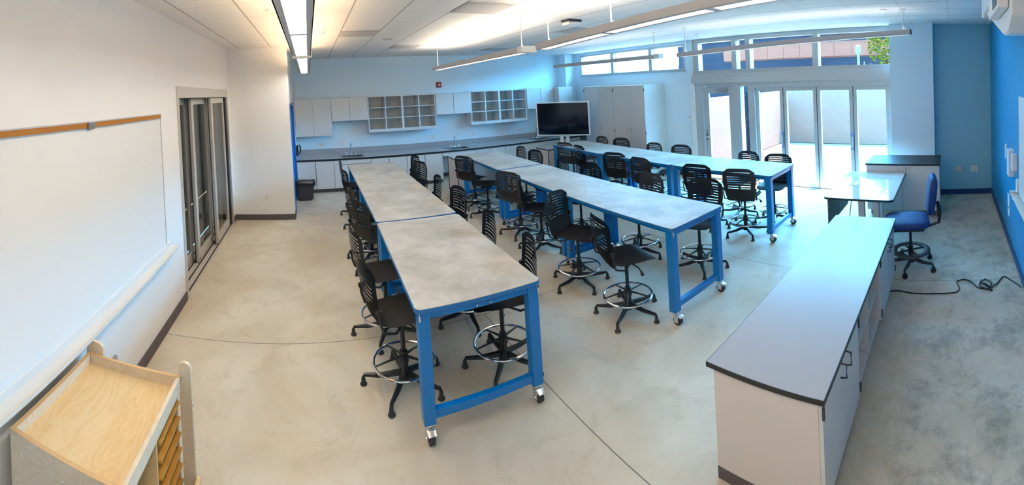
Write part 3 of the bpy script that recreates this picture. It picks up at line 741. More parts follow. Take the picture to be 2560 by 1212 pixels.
cubby(3.468, 4.905, 1.355, 2.275, 'open white cubby shelf of twelve bays, right one nearer the screen')

# tall storage on the window wall (fronts face -X)
wd = thing('storage_cabinet', 'tall white four door storage cabinet beside the big screen', 'cabinet', (6.1, 6.38, 0)); wl = wd.location.copy()
WX, WY0, WY1, WZ = 5.80, 5.42, 7.29, 2.28
MB().box(WX, XW - .003, WY0, WY1, .09, WZ, .001).build('body', 'laminate', wd, world=wl)
MB().box(WX + .05, XW - .003, WY0 + .004, WY1 - .004, 0, .09).build('toe_kick', 'base_rubber', wd, world=wl)
ys = [WY1, 6.80, 6.32, 5.87, WY0]
for i in range(4):
    b_, a = ys[i] - .002, ys[i + 1] + .002
    d = MB().box(WX - .02, WX, a, b_, .095, WZ - .003, .0015).build('door', 'laminate', wd, world=wl)
    hy = a + .05 if i in (0, 2) else b_ - .05
    h = MB(); h.tube([(WX - .02, hy, 1.10), (WX - .048, hy, 1.105), (WX - .048, hy, 1.20), (WX - .02, hy, 1.205)], .0045).build('handle', 'steel', d, world=wl)
    hh = MB(True); yh = b_ if i in (0, 2) else a
    for zz in (.3, 1.12, WZ - .12): hh.box(WX - .028, WX - .019, yh - .006, yh + .006, zz - .035, zz + .035)
    each(hh, 'hinge', 'dark_metal', d, world=wl)
    if i in (1, 3): MB().cyl((WX - .024, hy, 1.04), (WX - .019, hy, 1.04), .008).build('lock', 'steel', d, world=wl)

# ------------------------------------------------------------------ big screen on a stand
tv = thing('television_stand', 'large white framed flat screen on a pale mobile stand', 'television', (5.04, 7.14, 0), math.radians(-48))
SW_, SHt, SZ = 1.17, .90, 1.455
MB().box(-SW_ / 2, SW_ / 2, 0, .06, SZ - SHt / 2, SZ + SHt / 2, .008).build('screen_housing', 'white_plastic', tv)
MB().box(-SW_ / 2 + .03, SW_ / 2 - .03, -.003, .001, SZ - SHt / 2 + .035, SZ + SHt / 2 - .03).build('screen', 'screen', tv)
each(MB(True).box(-.10, -.03, .08, .14, .1, SZ).box(.03, .10, .08, .14, .1, SZ), 'post', 'white_plastic', tv); MB().box(-.2, .2, .06, .08, SZ - .25, SZ + .25).build('mount_plate', 'white_plastic', tv)
MB().box(-.45, .45, .06, .12, .06, .10, .005).box(-.45, -.39, -.25, .35, .06, .10, .005).box(.39, .45, -.25, .35, .06, .10, .005).build('base', 'white_plastic', tv)
for sx in (-.42, .42):
    for sy in (-.22, .32): MB().cyl((sx - .015, sy, .03), (sx + .015, sy, .03), .03).build('wheel', 'rubber', tv)

# ------------------------------------------------------------------ mobile cabinets at the far ends of the table rows
def end_cab(x0, x1, y0, y1, label):
    c = thing('mobile_cabinet', label, 'cabinet', ((x0 + x1) / 2, (y0 + y1) / 2, 0), 0, 'grey cabinets at the table row ends'); wl = c.location.copy()
    MB().box(x0 + .01, x1 - .01, y0 + .01, y1 - .01, .09, .825, .002).build('body', 'laminate_warm', c, world=wl)
    MB().box(x0, x1, y0, y1, .825, .85, .002).build('top', 'grey_laminate', c, world=wl)
    MB().box(x0 - .002, x0 + .0, y0, y1, .825, .85).box(x0, x1, y0 - .002, y0, .825, .85).box(x0 + .004, x0 + .012, y0 + .004, y0 + .02, .09, .825).box(x0 + .004, x0 + .012, y1 - .02, y1 - .004, .09, .825).build('edge_trim', 'black_edge', c, world=wl)
    b = MB(True)
    for sx in (x0 + .06, x1 - .06):
        for sy in (y0 + .06, y1 - .06): b.cyl((sx - .014, sy, .045), (sx + .014, sy, .045), .045)
    each(b, 'caster', 'dark_metal', c, world=wl)
end_cab(2.40, 3.25, 6.60, 7.10, 'grey mobile cabinet at the far end of the middle table row')
end_cab(4.19, 5.00, 6.47, 6.90, 'grey mobile cabinet at the far end of the window table row')

# ------------------------------------------------------------------ long low island on the right
IX0, IX1, IY0, IY1, IZ = 1.505, 3.66, .535, 1.105, .717
isl = thing('island_cabinet', 'long low white cabinet with grey top in the right foreground', 'cabinet', ((IX0 + IX1) / 2, (IY0 + IY1) / 2, 0)); wl = isl.location.copy()
MB().box(IX0, IX1, IY0, IY1, IZ - .028, IZ).build('top', 'grey_laminate', isl, world=wl)
MB().box(IX0 - .003, IX0, IY0 - .003, IY1 + .003, IZ - .029, IZ - .0006).box(IX1, IX1 + .003, IY0 - .003, IY1 + .003, IZ - .029, IZ - .0006).box(IX0, IX1, IY0 - .003, IY0, IZ - .029, IZ - .0006).box(IX0, IX1, IY1, IY1 + .003, IZ - .029, IZ - .0006).build('top_edge', 'black_edge', isl, world=wl)
ix0, ix1, iy0, iy1 = IX0 + .025, IX1 - .025, IY0 + .035, IY1 - .02
s1, s2 = 2.185, 2.90
b = MB(); b.box(ix0, ix0 + .02, iy0, iy1, .075, IZ - .028).box(ix1 - .02, ix1, iy0, iy1, .075, IZ - .028).box(ix0 + .02, ix1 - .02, iy1 - .02, iy1, .075, IZ - .028)
b.box(ix0 + .02, ix1 - .02, iy0, iy1 - .02, .075, .095).box(ix0 + .02, ix1 - .02, iy0, iy0 + .05, IZ - .045, IZ - .028)
b.box(s1 - .02, s1, iy0, iy1 - .02, .095, IZ - .045).box(s2, s2 + .02, iy0, iy1 - .02, .095, IZ - .045)
b.build('body', 'laminate_warm', isl, world=wl)
MB().box(ix0 - .002, ix1 + .002, iy0 + .03, iy1 + .002, 0, .075, .002).build('toe_kick', 'base_rubber', isl, world=wl)
sm_ = (s1 + s2) / 2
MB().box(sm_ - .01, sm_ + .01, iy0 + .002, iy1 - .02, .095, IZ - .045).build('divider', 'laminate', isl, world=wl)
for a, c_ in ((s1, sm_ - .01), (sm_ + .01, s2)): MB().box(a + .001, c_ - .001, iy0 + .004, iy1 - .02, .36, .378).build('shelf', 'laminate', isl, world=wl)
for a, c_ in ((ix0, s1 - .01), (s2 + .01, ix1)):
    xm = (a + c_) / 2
    for q0, q1, hx, hl in ((a, xm, xm - .045, True), (xm, c_, xm + .045, False)):
        d = MB().box(q0 + .002, q1 - .002, iy0 - .02, iy0, .08, IZ - .034, .0015).build('door', 'laminate', isl, world=wl)
        h = MB(); h.tube([(hx, iy0 - .02, IZ - .16), (hx, iy0 - .05, IZ - .155), (hx, iy0 - .05, IZ - .075), (hx, iy0 - .02, IZ - .07)], .005).build('handle', 'dark_metal', d, world=wl)
        hg = MB(True); xh = q0 if hl else q1
        for zz in (.15, IZ - .10): hg.box(xh - .006, xh + .006, iy0 - .029, iy0 - .019, zz - .032, zz + .032)
        each(hg, 'hinge', 'dark_metal', d, world=wl)

# ------------------------------------------------------------------ teacher desk
dk = thing('adjustable_desk', 'white topped teacher desk with dark edge on grey lift columns', 'desk', (4.73, 1.0, 0)); wl = dk.location.copy()
DT = .75; poly = [(4.11, .60), (4.10, 1.30), (5.30, 1.43), (5.42, .66)]
def inset_poly(P, k):
    cx = sum(p[0] for p in P) / 4; cy = sum(p[1] for p in P) / 4
    return [(cx + (x - cx) * k, cy + (y - cy) * k) for x, y in P]
pr_ = rrect(4.10, 5.325, .62, 1.38, .05)
MB().prism(pr_, DT - .028, DT - .002).build('edge_band', 'black_edge', dk, world=wl)
mat('desk_white', (.62, .62, .60, 1), .07, coat=.5)
MB().prism(rrect(4.108, 5.317, .628, 1.372, .045), DT - .003, DT).build('desktop', 'desk_white', dk, world=wl)
MB().box(4.26, 4.34, .74, 1.12, DT - .085, DT - .028, .004).box(5.12, 5.20, .74, 1.2, DT - .085, DT - .028, .004).box(4.34, 5.12, .9, .96, DT - .07, DT - .03).build('frame', 'alu', dk, world=wl)
for x in (4.30, 5.16):
    for y in (.84, 1.0)if x < 5 else (.95,):
        lg = MB().box(x - .03, x + .03, y - .035, y + .035, .05, DT - .06, .003).build('lift_column', 'alu', dk, world=wl)
    MB().box(x - .035, x + .035, .64, 1.26, .0, .05, .005).build('foot', 'alu', dk, world=wl)
MB().box(4.13, 4.95, 1.325, 1.34, DT - .40, DT - .03).build('modesty_panel', 'perf_metal', dk, world=wl)
gp = thing('power_box', 'small white desktop power box with black slot', 'power outlet', (4.72, 1.17, DT))
MB().box(-.10, .10, -.05, .05, 0, .006, .002).build('cover', 'white_plastic', gp)
MB().box(-.09, .09, .012, .03, .006, .008).build('slot', 'black_edge', gp)
pc = [(4.25, 1.1, DT - .05), (4.24, 1.12, .5), (4.27, 1.14, .3), (4.26, 1.16, .12), (4.3, 1.2, .012), (4.0, 1.18, .01)]
tag(MB().tube(pc, .005).build('desk_cable', 'black_cable'), 'black cable hanging under the teacher desk', 'cable')

# ------------------------------------------------------------------ rolling cabinet by the window
rc = thing('rolling_cabinet', 'white two door cabinet with black top on casters by the windows', 'cabinet', (5.62, .68, 0)); wl = rc.location.copy()
rx0, rx1, ry0, ry1, rz_ = 5.35, 5.95, .18, 1.165, .885
MB().box(rx0 - .01, rx1, ry0 - .01, ry1 + .01, rz_ - .03, rz_, .002).build('top', 'black_edge', rc, world=wl)
MB().box(rx0 + .02, rx1 - .01, ry0, ry1, .10, rz_ - .03, .001).build('body', 'laminate', rc, world=wl)
ym = (ry0 + ry1) / 2
for a, c_, hy in ((ry0, ym, ym - .05), (ym, ry1, ym + .05)):
    d = MB().box(rx0, rx0 + .02, a + .002, c_ - .002, .105, rz_ - .033, .0015).build('door', 'laminate', rc, world=wl)
    MB().tube([(rx0, hy, rz_ - .17), (rx0 - .03, hy, rz_ - .165), (rx0 - .03, hy, rz_ - .085), (rx0, hy, rz_ - .08)], .005).build('handle', 'steel', d, world=wl)
    MB().cyl((rx0 - .004, hy + (.03 if hy > ym else -.0), rz_ - .055), (rx0 + .001, hy + (.03 if hy > ym else 0), rz_ - .055), .009).build('lock', 'steel', d, world=wl)
for sx in (rx0 + .07, rx1 - .07):
    for sy in (ry0 + .08, ry1 - .06):
        w = MB().cyl((sx, sy - .014, .04), (sx, sy + .014, .04), .04, n=20).box(sx - .025, sx + .025, sy - .02, sy + .02, .075, .10); w.build('caster', 'dark_metal', rc, world=wl, smooth=SM)

# ------------------------------------------------------------------ blue swivel chair (faces +Y)
bc = thing('swivel_chair', 'blue upholstered drafting chair with black foot ring by the teacher desk', 'chair', (3.93, .43, 0), math.radians(8))
def cushion(w, d, h, c, M=None, seg=14, pw=4.5):
    t = bmesh.new(); bmesh.ops.create_uvsphere(t, u_segments=32, v_segments=16, radius=1)
    for v in t.verts:
        x, y, z = v.co; f = (abs(x) ** pw + abs(y) ** pw + 1e-9) ** (1 / pw); g_ = math.hypot(x, y) + 1e-9
        k = g_ / f
        zz = math.copysign(abs(z) ** .55, z)
        v.co = Vector((x * k * w / 2, y * k * d / 2, zz * h / 2))
    if M: bmesh.ops.transform(t, matrix=M, verts=t.verts)
    bmesh.ops.translate(t, vec=c, verts=t.verts); return t
b = MB(); b.bm.free(); b.bm = cushion(.42, .44, .11, (0, .03, .575)); b.build('seat', 'blue_fabric', bc, smooth=PI)
MB().box(-.16, .16, -.13, .17, .505, .525, .006).build('seat_pan', 'black_base', bc)
M_ = Matrix.Rotation(math.radians(90 + 6), 4, 'X')
b = MB(); b.bm.free(); b.bm = cushion(.34, .46, .10, (0, -.215, .90), M_); b.build('backrest', 'blue_fabric', bc, smooth=PI)
MB().tube([(0, -.02, .51), (0, -.18, .50), (0, -.285, .54), (0, -.30, .66), (0, -.275, .80)], .018).box(-.03, .03, -.31, -.265, .62, .74, .01).build('back_support', 'black_base', bc, smooth=SM)
MB().cyl((0, 0, .2), (0, 0, .51), .014).cyl((0, 0, .09), (0, 0, .27), .025).build('gas_column', 'black_base', bc, smooth=SM)
M4 = Matrix.Diagonal((1, 1, .45, 1))
MB().torus((0, 0, .205), .165, .032, 48, 10, M4).build('foot_ring', 'black_plastic', bc, smooth=SM)
b = MB()
for k in range(4):
    a = .4 + PI / 2 * k; b.tube([(.02 * math.cos(a), .02 * math.sin(a), .21), (.15 * math.cos(a), .15 * math.sin(a), .205)], .011)
b.build('ring_spokes', 'black_base', bc)
b = MB(); five_star(b, .25, .11, .085, .35, .024); b.cyl((0, 0, .07), (0, 0, .13), .042, .034); b.build('star_base', 'black_plastic', bc, smooth=SM)
for k in range(5):
    a = .35 + 2 * PI * k / 5; x, y = .25 * math.cos(a), .25 * math.sin(a)
    MB().cyl((x - .02, y, .027), (x - .004, y, .027), .027).cyl((x + .004, y, .027), (x + .02, y, .027), .027).cyl((x, y, .03), (x, y, .08), .01).build('caster', 'black_base', bc, smooth=SM)

# ------------------------------------------------------------------ wooden cart bottom left
cx0, cx1, cy0, cy1, cz = -1.20, -.69, 1.262, 1.885, .72
ca = thing('wooden_cart', 'birch plywood rolling cart with tray top and open cubbies', 'cart', ((cx0 + cx1) / 2, (cy0 + cy1) / 2, 0)); wl = ca.location.copy()
tz = cz - .055; pt = .018
MB().box(cx0 + pt, cx1 - pt, cy0 + pt, cy1 - pt, tz - .016, tz).build('tray_floor', 'ply', ca, world=wl)
MB().box(cx0, cx1, cy0, cy0 + pt, .06, cz, .0015).build('near_panel', 'ply_pale', ca, world=wl)
MB().box(cx0 + .02, cx1 - .02, cy1 - pt, cy1, .06, cz - .001, .0015).build('far_panel', 'ply_pale', ca, world=wl)
MB().box(cx0, cx0 + pt, cy0 + pt, cy1 - pt, .06, cz, .0015).build('back_panel', 'ply_pale', ca, world=wl)
MB().box(cx1 - pt, cx1, cy0 + pt, cy1 - pt, tz - .02, cz, .0015).build('front_rail', 'ply_pale', ca, world=wl)
e_ = .0012
MB().box(cx0 - e_, cx1 + e_, cy0 - .0005, cy0 + pt + .0005, cz, cz + e_).box(cx0, cx1, cy1 - pt, cy1, cz, cz + e_).box(cx0 - .0005, cx0 + pt, cy0 + pt, cy1 - pt, cz, cz + e_).build('rim_edge', 'ply_rim', ca, world=wl)
# ear boards at both far corners
for xa, xb in ((cx0 - .015, cx0 + .085), (cx1 - .012, cx1 + .048)):
    P = [(xa, .075), (xb, .075), (xb, cz + .02)] + [((xa + xb) / 2 + (xb - xa) / 2 * math.cos(t), cz + .045 + .03 * math.sin(t)) for t in [PI * k / 10 for k in range(11)]] + [(xa, cz + .02)]
    Mx = Matrix.Translation((0, cy1 + pt + .001, 0)) @ Matrix.Rotation(PI / 2, 4, 'X')
    MB().prism(P, 0, pt, Mx).build('end_board', 'ply_pale', ca, world=wl)
MB().box(cx1 + .05, cx1 + .07, cy1 - .12, cy1 + .018, .06, .14, .004).build('bumper', 'ply', ca, world=wl)
dv = cy0 + .34
MB().box(cx0 + pt, cx1 - pt - .005, dv, dv + .012, .08, tz - .02).build('divider', 'ply', ca, world=wl)
MB().box(cx0 + pt, cx1 - .002, cy0 + pt, cy1 - pt, .06, .08).build('bottom_shelf', 'ply', ca, world=wl)
MB().box(cx0 + pt, cx1 - pt, cy0 + pt, dv, .345, .36).build('wide_shelf', 'ply', ca, world=wl)
for k in range(6):
    z = tz - .085 - .088 * k
    if z > .1: MB().box(cx0 + pt, cx1 - .006, dv + .012, cy1 - pt, z - .006, z + .006).build('paper_shelf', 'ply_edge', ca, world=wl)
sc = MB(True)
for x, z in ((cx0 + .02, cz - .03), (cx0 + .06, cz - .09), (cx0 + .26, cz - .09), (cx1 - .03, cz - .04), (cx0 + .24, cz - .3), (cx1 - .05, cz - .3)): sc.sph((x, cy0 - .001, z), .006, (1, .5, 1))
for y, z in ((cy1 + .006, .55), (cy1 + .006, .3)): sc.sph((cx1 + .049, y, z), .006, (.5, 1, 1))
each(sc, 'screw', 'chrome', ca, world=wl)
for x in (cx0 + .06, cx1 - .03):
    for y in (cy0 + .06, cy1 - .03):
        MB().cyl((x - .012, y, .027), (x + .012, y, .027), .027).box(x - .016, x + .016, y - .018, y + .018, .045, .06).build('caster', 'dark_metal', ca, world=wl, smooth=SM)

# ------------------------------------------------------------------ whiteboard on the left wall
wb = thing('whiteboard', 'large wall whiteboard with cork rail and marker tray, left wall', 'whiteboard', (XL, 1.4, .8)); wl = wb.location.copy()
WB0, WB1 = -.55, 3.245
MB().box(XL + .001, XL + .012, WB0, WB1, .845, 2.165).build('board', 'whiteboard', wb, world=wl)
MB().box(XL + .001, XL + .022, WB0, WB1 + .008, 2.165, 2.215).box(XL + .001, XL + .016, WB1, WB1 + .012, .80, 2.165).build('frame', 'alu', wb, world=wl)
MB().box(XL + .022, XL + .027, WB0, WB1 - .01, 2.172, 2.208).build('cork_rail', 'cork', wb, world=wl)
P = [(0.001, .86), (.018, .85), (.03, .82), (.09, .805), (.095, .815), (.098, .80), (.09, .785), (.0, .785)]
Mt = Matrix.Translation((XL, WB1 + .10, 0)) @ Matrix.Rotation(PI / 2, 4, 'X')
MB().prism(P, 0, WB1 + .10 - WB0, Mt).build('marker_tray', 'tray', wb, world=wl)
cl = thing('rail_clip', 'small steel map clip on the cork rail of the left whiteboard', 'clip', (XL + .03, 2.07, 2.19))
MB().box(-.002, .012, -.03, .035, -.02, .022, .002).build('bracket', 'steel', cl)
b = MB(True)
for k in range(4): b.cyl((.0, -.022 + .016 * k, -.03), (.02, -.022 + .016 * k, .0), .006)
each(b, 'hook', 'steel', cl)
tag(MB().lathe([(.0, 0), (.052, 0), (.05, .006), (.0, .008)], n=28).build('floor_box_cover', 'steel', smooth=SM), 'round steel cover plate low on the left wall', 'cover plate')
o = bpy.data.objects['floor_box_cover']; o.location = (XL, 2.27, .36); o.rotation_euler = (0, PI / 2, 0)

# ------------------------------------------------------------------ waste bin, phone, alarm, outlets
wbn = thing('waste_bin', 'black waste bin with bag liner in front of the back cabinets', 'bin', (-.19, 7.5, 0))
b = MB(); t = bmesh.new(); bmesh.ops.create_cube(t, size=1)
for v in t.verts:
    k = 1.0 if v.co.z > 0 else .80
    v.co = Vector((v.co.x * .34 * k, v.co.y * .24 * k, .20 + v.co.z * .40))
bmesh.ops.bevel(t, geom=t.edges[:], offset=.03, segments=3, affect='EDGES')
b.bm.free(); b.bm = t; b.build('bin_body', 'black_plastic', wbn, smooth=SM)
rb_ = MB(); P = rrect(-.182, .182, -.13, .13, .05)
rb_.prism(P, .37, .405); rb_.build('bin_rim', 'bin_bag', wbn)
b = MB(); n = 40; ring = []
bm = bmesh.new(); r2 = random.Random(3)
for j, (k, z) in enumerate(((1.02, .34), (1.06, .365), (1.07, .41), (.95, .425), (.84, .38), (.8, .3))):
    ring.append([bm.verts.new((p[0] * (k + r2.uniform(-.02, .02)), p[1] * (k + r2.uniform(-.02, .02)), z + r2.uniform(-.01, .01))) for p in rrect(-.182, .182, -.13, .13, .05, 6)])
for j in range(len(ring) - 1):
    m_ = len(ring[0])
    for i in range(m_): bm.faces.new((ring[j][i], ring[j][(i + 1) % m_], ring[j + 1][(i + 1) % m_], ring[j + 1][i]))
b.bm.free(); b.bm = bm; b.build('bin_liner', 'bin_bag', wbn)
ph = thing('wall_phone', 'black wall phone at the left end of the back counter', 'phone', (XP, 8.15, 1.0))
MB().box(.001, .045, -.09, .09, -.12, .13, .012).build('phone_body', 'black_base', ph)
MB().tube([(.06, -.02, .14), (.085, -.02, .10), (.085, -.02, -.02), (.06, -.02, -.07)], [.022, .016, .016, .024]).build('handset', 'black_plastic', ph, smooth=SM)
fa = thing('fire_alarm', 'red fire alarm strobe on the back wall above the cabinets', 'alarm', (2.87, YS, 2.50))
MB().box(-.055, .055, -.045, -.001, -.075, .075, .006).build('alarm_body', 'red_plastic', fa)
MB().sph((.01, -.045, .0), .026, (1, .5, 1)).build('strobe_lens', 'white_plastic', fa, smooth=SM)
OG = 'wall outlets above the back counter'
def outlet_y(x, z, y, label, w=.075, h=.115, grp=None):
    o = thing('wall_outlet', label, 'outlet', (x, y, z), 0, grp)
    MB().box(-w / 2, w / 2, -.006, -.0005, -h / 2, h / 2, .002).build('plate', 'white_plastic', o)
    b = MB(True)
    for zz in (-.025, .025): b.box(-w / 4, w / 4, -.009, -.006, zz - .014, zz + .014, .002)
    each(b, 'socket', 'shelf_inner', o)
outlet_y(.17, 1.02, YS, 'double outlet plate left of the leftmost sink faucet', .13, grp=OG)
outlet_y(.63, 1.04, YS, 'outlet plate just left of the leftmost faucet', grp=OG)
outlet_y(2.66, 1.06, YS, 'outlet plate left of the middle faucet', grp=OG)
outlet_y(3.63, 1.05, YS, 'outlet plate right of the middle faucet', grp=OG)
outlet_y(4.87, 1.08, YS, 'outlet plate near the left edge of the screen', .13, grp=OG)
outlet_y(-.767, .44, YP, 'white outlet with plugged in cord on the alcove wall')
cdp = [(-.775, YP - .02, .452), (-.80, YP - .03, .455), (-.88, YP - .025, .475), (-.93, YP - .02, .47), (-.99, YP - .025, .42), (-1.06, YP - .02, .40), (-1.15, YP - .03, .395), (-1.22, YP - .02, .41), (-1.25, YP - .03, .42), (XL + .008, YP - .06, .44), (XL + .006, 6.2, .455), (XL + .008, 6.16, .50)]
tag(MB().tube(cdp, .005).build('wall_cable', 'white_plastic'), 'thin white cable running along the alcove wall to the outlet', 'cable')
# devices on the recess wall
def plate_x(y, z, w, h, name, label, cat, mt='white_plastic', x=XW - .03, grp=None):
    o = thing(name, label, cat, (x, y, z), 0, grp); MB().box(-.008, -.0005, -w / 2, w / 2, -h / 2, h / 2, .002).build('plate', mt, o); return o
p = plate_x(-.335, .505, .12, .12, 'wall_outlet', 'four socket outlet on the recess wall near the corner', 'outlet')
for a in (-.025, .025):
    for c_ in (-.025, .025): MB().box(-.011, -.008, a - .014, a + .014, c_ - .012, c_ + .012).build('socket', 'shelf_inner', p)
plate_x(.015, .50, .09, .10, 'blank_plate', 'pale blue blank wall plate left of the round grille', 'wall plate', 'blue_light_tint')
plate_x(.13, .50, .07, .12, 'data_plate', 'wall plate with green light behind the rolling cabinet', 'wall plate', 'blue_light_tint')
o = MB().lathe([(.0, .012), (.03, .014), (.062, .01), (.068, .004), (.068, 0), (0, 0)], n=32).build('round_grille', 'alu', smooth=SM); o.location = (XW - .031, -.105, .505); o.rotation_euler = (0, -PI / 2, 0)
tag(o, 'round grey speaker grille low on the recess wall', 'speaker')
t = plate_x(4.815, 1.455, .075, .075, 'thermostat', 'small white thermostat on the wall left of the entry door', 'thermostat', x=XW)
MB().box(-.012, -.008, -.02, .02, 0, .02).build('display', 'alu', t)
# door contact sensor on the jamb
s = thing('door_sensor', 'small camera like sensor on the white jamb beside the transom', 'sensor', (XW - .03, 4.70, 2.40))
MB().box(-.03, 0, -.02, .02, -.005, .05, .004).build('sensor_body', 'white_plastic', s)
MB().tube([(-.02, -.01, 0), (-.05, -.04, -.012)], .007).build('sensor_arm', 'dark_metal', s)
# devices on the blue front wall
def plate_f(x, z, w, h, d, name, label, cat, mt='white_plastic'):
    o = thing(name, label, cat, (x, YB, z)); MB().box(-w / 2, w / 2, .0005, d, -h / 2, h / 2, .003).build('body', mt, o); return o
plate_f(4.53, 1.27, .07, .20, .02, 'wall_switch', 'narrow white switch plate on the blue wall', 'switch')
o = plate_f(4.05, 1.24, .13, .33, .06, 'control_panel', 'tall white control box on the blue wall', 'control box')
o = plate_f(3.84, 1.30, .07, .20, .05, 'small_dispenser', 'small white unit beside the tall control box, blue wall', 'dispenser')
o = plate_f(3.70, 1.06, .07, .14, .03, 'marker_holder', 'small white holder at the corner of the front whiteboard', 'holder')
o = plate_f(4.40, .56, .13, .30, .008, 'floor_level_plate', 'tall white wall plate low on the blue wall with one jack', 'wall plate')
MB().box(-.02, .01, .008, .012, -.05, -.02).build('jack', 'dark_metal', o)
fb = thing('wall_whiteboard', 'edge of a whiteboard with tray on the blue wall', 'whiteboard', (2.6, YB, 1.0)); wl = fb.location.copy()
MB().box(1.2, 3.62, YB + .001, YB + .015, .98, 2.1).build('board', 'whiteboard', fb, world=wl)
MB().box(1.2, 3.80, YB + .001, YB + .075, .93, .955, .004).box(3.74, 3.80, YB + .001, YB + .08, .955, .975, .004).build('marker_tray', 'tray', fb, world=wl)
MB().tube([(3.80, YB + .04, .93), (3.83, YB + .045, .89), (3.80, YB + .05, .86)], .006).build('hook', 'white_plastic', fb, world=wl)

# black cable on the floor
cp = [(3.40, .66), (3.42, .60), (3.45, .50), (3.42, .37), (3.42, .20), (3.435, .01), (3.50, -.04), (3.62, -.02), (3.66, -.09), (3.60, -.157), (3.51, -.205), (3.47, -.29), (3.445, -.324), (3.50, -.30), (3.56, -.263), (3.605, -.23), (3.53, -.30), (3.47, -.28), (3.55, -.22), (3.64, -.27), (3.58, -.33), (3.486, -.31), (3.56, -.38), (3.63, -.42), (3.68, -.461), (3.615, -.508), (3.52, -.56), (3.46, -.585)]
def spline(P, n=5):
    out = []
    for i in range(len(P) - 1):
        p0 = P[max(0, i - 1)]; p1 = P[i]; p2 = P[i + 1]; p3 = P[min(len(P) - 1, i + 2)]
        for k in range(n):
            t = k / n; out.append(tuple(.5 * ((2 * b) + (-a + c) * t + (2 * a - 5 * b + 4 * c - d) * t * t + (-a + 3 * b - 3 * c + d) * t ** 3) for a, b, c, d in zip(p0, p1, p2, p3)))
    out.append(P[-1]); return out
tag(MB().tube([(x, y, .008 + (.008 if 60 < i < 110 and i % 3 == 0 else 0)) for i, (x, y) in enumerate(spline(cp))], .006).build('extension_cord', 'black_cable'), 'black cord snaking over the floor to the blue wall', 'cord')

# ------------------------------------------------------------------ projector above the front wall
pj = thing('projector', 'white short throw projector on an arm high on the blue wall', 'projector', (2.6, YB, 3.0)); wl = pj.location.copy()
#PROJ
MB().box(1.9, 3.22, YB + .06, YB + .355, 2.93, 3.16, .02).build('projector_body', 'white_plastic', pj, world=wl)
MB().box(3.225, 3.33, YB + .05, YB + .36, 2.90, 3.17, .02).build('end_cover', 'white_plastic', pj, world=wl)
P = [(3.20, 2.925), (2.16, 2.60), (1.98, 2.60), (1.85, 2.68), (1.80, 2.925)]
MB().prism(P, -(YB + .335), -(YB + .16), Matrix.Rotation(PI / 2, 4, 'X'), .008).build('mirror_housing', 'white_plastic', pj, world=wl)
MB().box(1.95, 2.42, YB + .336, YB + .39, 2.74, 2.86, .01).build('port_cover', 'white_plastic', pj, world=wl)
MB().box(1.98, 2.16, YB + .391, YB + .394, 2.765, 2.835).build('port_panel', 'dark_metal', pj, world=wl)
MB().box(2.3, 2.8, YB + .001, YB + .06, 2.9, 3.2, .01).build('wall_bracket', 'white_plastic', pj, world=wl)
MB().box(1.2, 1.9, YB + .02, YB + .10, 2.98, 3.06, .005).build('cable_arm', 'white_plastic', pj, world=wl)
MB().box(1.95, 2.5, YB + .356, YB + .359, 3.03, 3.08).build('vent_slot', 'dark_metal', pj, world=wl)

# ------------------------------------------------------------------ pendant lights
def pendant(name_label, xa, ya, za, xb, yb, zb, w, dif, upl, rods, h=.075, ndif=3, capend=None):
    """linear pendant from far end (xa,ya,za) to near end (xb,yb,zb), z = underside"""
    A, B_ = Vector((xa, ya, za)), Vector((xb, yb, zb)); d = B_ - A; L = d.length; mid = (A + B_) / 2
    o = thing('pendant_light', name_label, 'light', mid, 0, 'linear pendant lights'); wl = o.location.copy()
    q = d.to_track_quat('Y', 'Z').to_matrix().to_4x4(); T_ = Matrix.Translation(mid) @ q
    b = MB()
    t = MB(); 
    for sx in (-1, 1): t.box(sx * w / 2 - (.006 if sx > 0 else 0), sx * w / 2 + (.006 if sx < 0 else 0), -L / 2, L / 2, 0, h)
    t.box(-w / 2, w / 2, -L / 2, -L / 2 + .01, 0, h).box(-w / 2, w / 2, L / 2 - .01, L / 2, 0, h)
    t.box(-w / 2, -w / 2 * .58, -L / 2, L / 2, 0, .004).box(w / 2 * .58, w / 2, -L / 2, L / 2, 0, .004)
    seg = L / ndif
    for k in range(ndif + 1):
        yy = -L / 2 + seg * k; t.box(-w / 2 * .58, w / 2 * .58, max(-L / 2, yy - .03), min(L / 2, yy + .03), 0, .004)
    t.box(-w / 2 + .006, w / 2 - .006, -L / 2 + .01, L / 2 - .01, h * .5, h * .5 + .003)
    bmesh.ops.transform(t.bm, matrix=T_, verts=t.bm.verts); t.build('housing', 'fixture', o, world=wl)
    for k in range(ndif):
        y0, y1 = -L / 2 + seg * k + .03, -L / 2 + seg * (k + 1) - .03
        m_ = MB().box(-w / 2 * .58, w / 2 * .58, y0, y1, .001, .003); bmesh.ops.transform(m_.bm, matrix=T_, verts=m_.bm.verts); m_.build('diffuser', dif, o, world=wl)
    m_ = MB().box(-w * .3, w * .3, -L / 2 + .02, L / 2 - .02, h * .5 + .004, h * .5 + .008); bmesh.ops.transform(m_.bm, matrix=T_, verts=m_.bm.verts); m_.build('uplight', upl, o, world=wl)
    if capend is not None:
        s = capend; m_ = MB().box(-w / 2 - .012, w / 2 + .012, s * L / 2 - .05, s * L / 2 + .05, -.004, h + .01, .003); bmesh.ops.transform(m_.bm, matrix=T_, verts=m_.bm.verts); m_.build('end_cap', 'fixture_cap', o, world=wl)
    for f_ in rods:
        p = A + d * f_
        MB().cyl((p.x, p.y, p.z + h), (p.x, p.y, C), .006 if w > .1 else .005, n=8).cyl((p.x, p.y, C - .012), (p.x, p.y, C), .035, n=16).tube([(p.x, p.y - .05, p.z + h), (p.x, p.y, p.z + h + .05)], .004, 6).build('suspension_rod', 'fixture_cap', o, world=wl)
    return o
